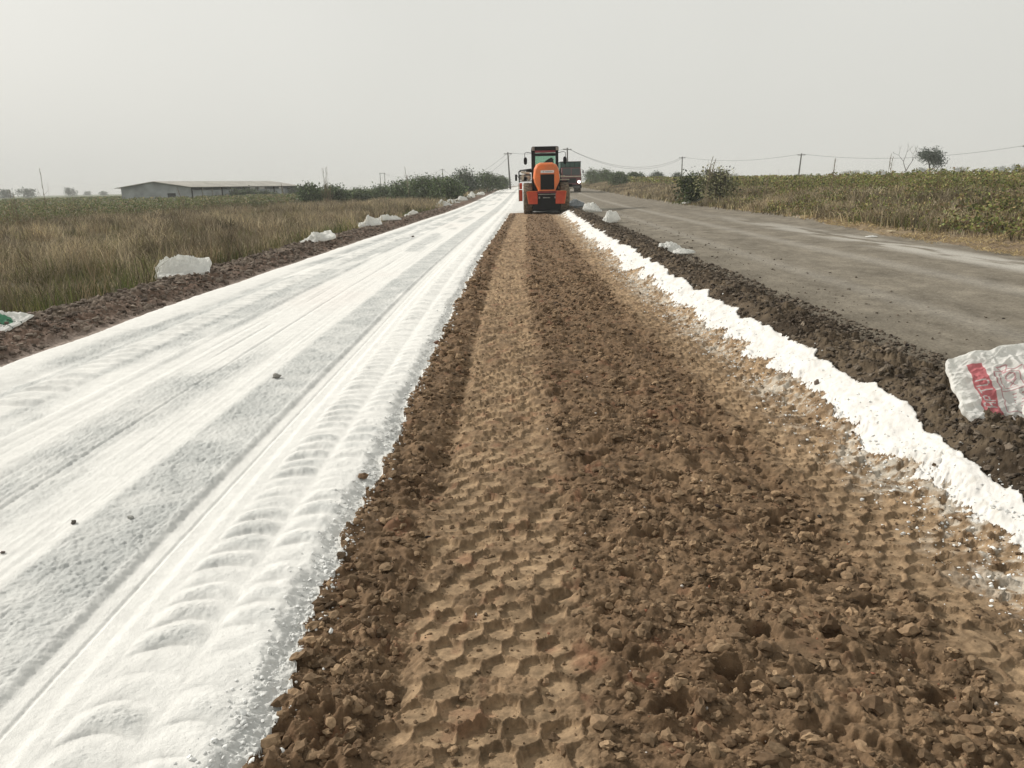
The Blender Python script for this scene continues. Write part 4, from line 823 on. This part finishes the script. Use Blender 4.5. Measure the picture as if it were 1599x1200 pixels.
for s in (-1, 1):
    B = MB(); B.loft([[(s*.93+math.cos(t)*.15*w_, y_, 1.27+math.sin(t)*.15*w_) for t in [2*math.pi*i/16 for i in range(16)]] for y_, w_ in ((-.08, .85), (-.06, 1), (0, 1))]); B.build('headlight', M['lamp'] if s > 0 else M['white'], tk)
    B = MB(); B.tube([(s*1.2, .2, 2.7), (s*1.42, .1, 2.65), (s*1.42, .1, 2.3)], .02, 6); B.box(s*1.34, s*1.5, .06, .12, 2.25, 2.6); B.build('mirror', M['black'], tk)
    for yy in (.9, 4.9, 6.1):
        B = MB(); x0 = s*.85; B.lathe([(x0, .2), (x0, .5), (x0+.35*s, .5), (x0+.35*s, .2)], yy, .5, 24); B.build('wheel', M['rubber'], tk, True)
B = MB(); B.box(-1.0, 1.0, .5, 7.5, .7, .95); B.build('chassis', M['black'], tk)
B = MB(); B.box(-1.25, 1.25, 2.05, 7.5, 1.05, 3.6); B.box(-1.25, 1.25, 1.2, 2.05, 3.0, 3.6); B.build('cargo_body', M['green'], tk)
B = MB(); B.box(-1.28, 1.28, 1.15, 7.55, 3.6, 3.7)
for i in range(5): B.box(-1.2+i*.55, -1.13+i*.55, 1.16, 1.2, 3.02, 3.6)
B.build('body_rim', M['black'], tk)

# ------------------------------------------------------------------ sacks
FONT = {'A': ('01110', '10001', '10001', '11111', '10001', '10001', '10001'), 'P': ('11110', '10001', '10001', '11110', '10000', '10000', '10000'), 'F': ('11111', '10000', '10000', '11110', '10000', '10000', '10000'), 'T': ('11111', '00100', '00100', '00100', '00100', '00100', '00100'), 'U': ('10001', '10001', '10001', '10001', '10001', '10001', '01110'), 'H': ('10001', '10001', '10001', '11111', '10001', '10001', '10001')}
def sack(px, py, zz, L, Wd, T, rz, label, seed, group, cat='sack', n=(90, 60), tilt=(0, 0), taper=(0, 0), col=(.88, .88, .85), prt=None, crumple=1., sink=.25, power=.6, bend=0, yx=None):
    X, Y = yx or hit(px, py, zz); a = np.linspace(-1, 1, n[0]); b = np.linspace(-1, 1, n[1]); A, Bb = np.meshgrid(a, b, indexing='ij')
    env = np.maximum(0, (1-np.abs(A)**3.2)*(1-np.abs(Bb)**3.0))**power
    sd = seed*31
    wob = 1+.10*fbm(Bb*2+sd, A*2, sd, 3)
    wl = 1-taper[0]*np.clip(A, 0, 1)**1.3-taper[1]*np.clip(-A, 0, 1)**1.3
    x0 = A*L/2*(1+.07*fbm(Bb*2.3, A*0+sd, sd+1, 3)-.06*np.abs(Bb)**3)
    y0 = Bb*Wd/2*wl*(1+.10*fbm(A*3, Bb*0+sd, sd+2, 3))
    ang = .7*seed
    p = A*math.cos(ang)*L+Bb*math.sin(ang)*Wd; q = -A*math.sin(ang)*L+Bb*math.cos(ang)*Wd
    rid = 1-np.abs(fbm(p*3.2+sd, q*6.5, sd+3, 3)); rid2 = 1-np.abs(fbm(p*9+sd, q*5, sd+4, 3)); fine = 1-np.abs(fbm(p*22, q*16+sd, sd+5, 2))
    wr = crumple*(.30*(rid**3-.5)+.14*(rid2**3-.5)+.022*(fine**3-.4)+.25*fbm(A*1.4+sd, Bb*1.4, sd+6, 3))*T
    gs = np.random.default_rng(seed); pl_ = np.full(A.shape, 9.)
    for k_ in range(7):
        th = gs.uniform(0, 6.283); hh_ = gs.uniform(.45, 1.0)+gs.uniform(.2, 1.1)*(A*math.cos(th)+Bb*math.sin(th)); pl_ = np.minimum(pl_, hh_)
    env = np.minimum(env, np.maximum(.12, pl_)+.05*fbm(A*5, Bb*5, sd+9, 2))
    edge = (.03+.97*np.minimum(1, env*1.6))
    zt = T*env+wr*edge; zb_ = -T*.30*env+wr*edge*.25
    zc = bend*(A*A)*L
    vt = np.stack([x0, y0, zt+zc], -1).reshape(-1, 3); vb = np.stack([x0, y0, zb_-.004+zc], -1).reshape(-1, 3)
    N = n[0]*n[1]; i = np.arange(N).reshape(n); q1 = np.stack([i[:-1, :-1], i[1:, :-1], i[1:, 1:], i[:-1, 1:]], -1).reshape(-1, 4)
    ring = np.concatenate([i[0, :], i[1:, -1], i[-1, -2::-1], i[-2:0:-1, 0]]); r2 = np.roll(ring, -1); q3 = np.stack([ring, r2, r2+N, ring+N], -1)
    V = np.concatenate([vt, vb]); F = np.concatenate([q1, (q1+N)[:, ::-1], q3])
    t = np.ones((2*N, 3))*np.array(col)
    if prt: t[:N] = prt(A.ravel()*L/2, Bb.ravel()*Wd/2, t[:N])
    zg = max(gz(X, Y), float(zbase(X, Y)))
    o = npmesh('lime_sack', V, F, M['sack'], t, smooth=True); o.location = (X, Y, zg+T*.30*(1-sink)+.01); o.rotation_euler = (rad(tilt[0]), rad(tilt[1]), rad(rz)); tag(o, label, cat, group); return o
GL = 'empty sacks along the left bank'; GR = 'empty sacks along the right bank'
def greenprt(x, y, t):
    m = ((x-.12)/.14)**2+((y+.0)/.09)**2 < 1; t = t.copy(); t[m] = (.12, .36, .22); m = (np.abs(y+.06+.25*(x-.12)) < .006) & (x > .1); t[m] = (.02, .06, .04); m = (np.abs(y-.01-.1*(x-.12)) < .006) & (x > .15); t[m] = (.02, .06, .04); return t
sack(-8, 528, .05, .70, .50, .17, -8, 'white sack with green print cut by the left frame edge', 1, GL, prt=greenprt, tilt=(14, 0))
sack(288, 432, .12, .95, .60, .30, 12, 'largest crumpled white sack on the left bank', 2, GL, n=(130, 80), tilt=(22, -6), taper=(0, .35), crumple=.8, power=.4)
def leftsack(px, py, L, Wd, T, rz, seed, lab, **k):
    T = T*1.3; sack(px, py, .12, L, Wd, T, rz, lab, seed, GL, n=(70, 46), **k)
leftsack(496, 380, 1.0, .6, .30, 25, 3, 'white sack lying second along the left bank with a pointed end', taper=(0, .6), tilt=(15, -14))
leftsack(578, 356, .9, .6, .30, 15, 4, 'white sack left one of a touching pair on the bank', tilt=(12, -6))
leftsack(609, 347, .95, .5, .26, 30, 5, 'white sack right one of a touching pair on the bank', tilt=(10, 0))
leftsack(643, 335, .85, .5, .30, 55, 6, 'single white sack between the pair and the far heap', tilt=(10, -12), taper=(.2, 0))
leftsack(693, 323, 1.25, .8, .42, 20, 7, 'front white sack of the far heap on the left bank', tilt=(8, 0))
leftsack(707, 320, 1.1, .8, .32, 50, 8, 'flat white sack behind the front of the far heap')
leftsack(719, 317, 1.2, .8, .36, 35, 9, 'middle white sack of the far heap')
leftsack(735, 314, 1.0, .7, .46, 70, 10, 'bulging white sack at the back of the far heap')
leftsack(748, 311, 1.3, .8, .34, 20, 11, 'white sack past the far heap beside the grey bank')
leftsack(759, 307, 1.5, .9, .40, 40, 12, 'white sack before the last bushes on the left bank')
leftsack(769, 304, 1.6, 1., .40, 20, 13, 'white sack beneath the small bush on the left bank')
leftsack(780, 300, 2.0, 1.2, .42, 15, 14, 'distant white sack near the foot of the leaning pole')
leftsack(791, 297, 2.6, 1.4, .42, 15, 15, 'farthest white sack at the foot of the leaning pole')
def redprt(x, y, t):
    x = x+.17; t = t.copy(); red = np.array((.66, .22, .24)); ink = np.array((.62, .36, .38)); L = .52
    # broad red band with white letters and a pointed lower end
    bx = (x > -.215) & (x < -.125) & (y < .21) & (y > -.16); tip = (x > -.215) & (x < -.125) & (y <= -.16) & (y > -.16-.08+np.abs(x+.145)*.9)
    t[bx | tip] = red
    word = 'APTU'[:4]; cw = .052
    for k, ch in enumerate(word):
        rows = FONT[ch]; y0 = -.14+k*.055
        r = ((x+.140)/-.009+0).astype(int); cidx = ((y-y0)/.0088).astype(int)
        gx = np.floor((-(x+.137))/.0092).astype(int); gy = np.floor((y-y0)/.0088).astype(int)
        ok = (gx >= 0) & (gx < 7) & (gy >= 0) & (gy < 5); tab = np.array([[int(c) for c in rw] for rw in rows])
        m = np.zeros(len(x), bool); m[ok] = tab[6-gx[ok], gy[ok]] == 1; t[m] = (.74, .72, .70)
    def line(m): t[m] = ink
    def rect(x0, x1, y0, y1, w=.0032): line((np.abs(x-x0) < w) & (y > y0) & (y < y1)); line((np.abs(x-x1) < w) & (y > y0) & (y < y1)); line((np.abs(y-y0) < w) & (x > x0) & (x < x1)); line((np.abs(y-y1) < w) & (x > x0) & (x < x1))
    rect(-.085, .06, -.02, .13); rect(-.065, .04, .0, .11)
    line((np.abs(np.hypot(x+.012, y-.075)-.022) < .0035)); line((np.abs((x+.012)-(y-.03)*.9) < .004) & (y > .01) & (y < .06)); line((np.abs((x+.012)+(y-.03)*.9) < .004) & (y > .01) & (y < .06))
    rect(-.09, .40, -.17, .13, .003)
    for q in (-.045, -.065, -.085, -.105, -.125, -.145): line((np.abs(y-q) < .0028) & (x > -.04) & (x < .4) & (np.sin(x*70+q*300) > -.7))
    for q in (.02, .045, .07, .095): line((np.abs(y-q) < .0022) & (x > .09) & (x < .4) & (np.sin(x*50+q*200) > -.5))
    line((np.abs(y-.165-.0) < .0035) & (np.abs(x+.035) < .03)); line((np.abs(np.abs(x+.035)-(y-.165+.055)*.55) < .004) & (y < .165) & (y > .11))
    return t
big = sack(1575, 640, .25, .98, .62, .20, -6, 'white sack with red printed band and emblem at right frame edge', 21, GR, n=(330, 210), tilt=(42, -4), taper=(.1, .22), prt=redprt, crumple=1.3, yx=(3.05, 4.25), sink=-1.9, power=.35)
# torn mouth and loose threads of the printed sack
B = MB(); rn = random.Random(3)
secs = []
for i in range(9):
    t = i/8; r = .085*(1-.12*t)*(1+.0*i)
    secs.append([(math.cos(a)*(.085+.01*math.sin(3*a+i))*(1-.25*t), math.sin(a)*.052*(1-.1*t)+.012*math.sin(5*a+i*.7), -.03-t*.07+.012*math.sin(4*a+1)) for a in [2*math.pi*j/28 for j in range(28)]])
vs = [p for q in secs for p in q]; n = 28
B.add(vs, [(i*n+j, i*n+(j+1) % n, (i+1)*n+(j+1) % n, (i+1)*n+j) for i in range(8) for j in range(n)])
mo = B.build('sack_mouth', M['sackplain'] if 'sackplain' in M else simple('sack cloth', (.74, .72, .68), .65, var=.1, scale=9, bump=.3), big, True)
mo.location = (-.19, -.20, .15); mo.rotation_euler = (rad(-138), 0, rad(8))
for k, pts in enumerate(([(-.10, -.23, .05), (-.07, -.285, .02), (-.02, -.31, .01), (.05, -.27, .03), (.10, -.22, .05)], [(.10, -.22, .05), (.10, -.27, .03), (.085, -.33, 0)], [(-.07, -.25, .05), (-.03, -.29, .02), (-.01, -.26, .03)])):
    pts = [(a-.20, b_, c__+.06) for a, b_, c__ in pts]; B = MB(); B.tube(pts, .0035, 6); B.build('thread', M['white'], big)
def rightsack(px, py, L, Wd, T, rz, seed, lab, **k):
    T = T*1.6; sack(px, py, .24, L, Wd, T, rz, lab, seed, GR, n=(80, 50), **k)
rightsack(1049, 391, .55, .38, .14, -5, 33, 'pale knotted sack with a pointed tail on the bank edge', taper=(0, 0), crumple=1.4)
rightsack(1068, 393, .45, .22, .07, -4, 23, 'flat pointed sack end trailing onto the old road', taper=(.95, 0))
rightsack(953, 346, .66, .5, .24, 20, 34, 'crumpled white sack second from the machine on the right bank', tilt=(0, -12))
rightsack(925, 331, .95, .6, .34, -10, 25, 'white sack next to the machine on the right bank', taper=(.5, 0), tilt=(0, 8))
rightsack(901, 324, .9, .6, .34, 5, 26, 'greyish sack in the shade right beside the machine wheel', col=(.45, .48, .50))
sack(1078, 318, .3, 1.0, .6, .25, 10, 'small white litter sack under the dark leafy bush', 27, None, cat='sack', n=(60, 40), crumple=1.6)
sack(1392, 361, .25, .22, .14, .07, 30, 'small cream coloured scrap on the verge, upper one', 28, 'litter scraps on the verge', cat='litter', n=(20, 14), col=(.7, .62, .45))
sack(1361, 366, .25, .26, .16, .03, 5, 'small white flat scrap on the verge, lower one', 29, 'litter scraps on the verge', cat='litter', n=(20, 14))

# ------------------------------------------------------------------ haze
hz = MB(); x0, x1, y0, y1, z0, z1 = -1100, 1100, -60, 1450, -2., 14.
hz.add([(x0, y0, z0), (x1, y0, z0), (x1, y1, z0), (x0, y1, z0), (x0, y0, z1), (x1, y0, z1), (x1, y1, z1), (x0, y1, z1)], [(0, 3, 2, 1), (4, 5, 6, 7), (0, 1, 5, 4), (1, 2, 6, 5), (2, 3, 7, 6), (3, 0, 4, 7)])
hm = bpy.data.materials.new('haze air'); hm.use_nodes = True; t = hm.node_tree; t.nodes.clear(); ou = t.nodes.new('ShaderNodeOutputMaterial'); pv = t.nodes.new('ShaderNodeVolumePrincipled')
pv.inputs['Color'].default_value = (.93, .94, .92, 1); pv.inputs['Density'].default_value = .0007; pv.inputs['Anisotropy'].default_value = .0; t.links.new(pv.outputs[0], ou.inputs['Volume'])
tag(hz.build('haze', hm), kind='stuff')
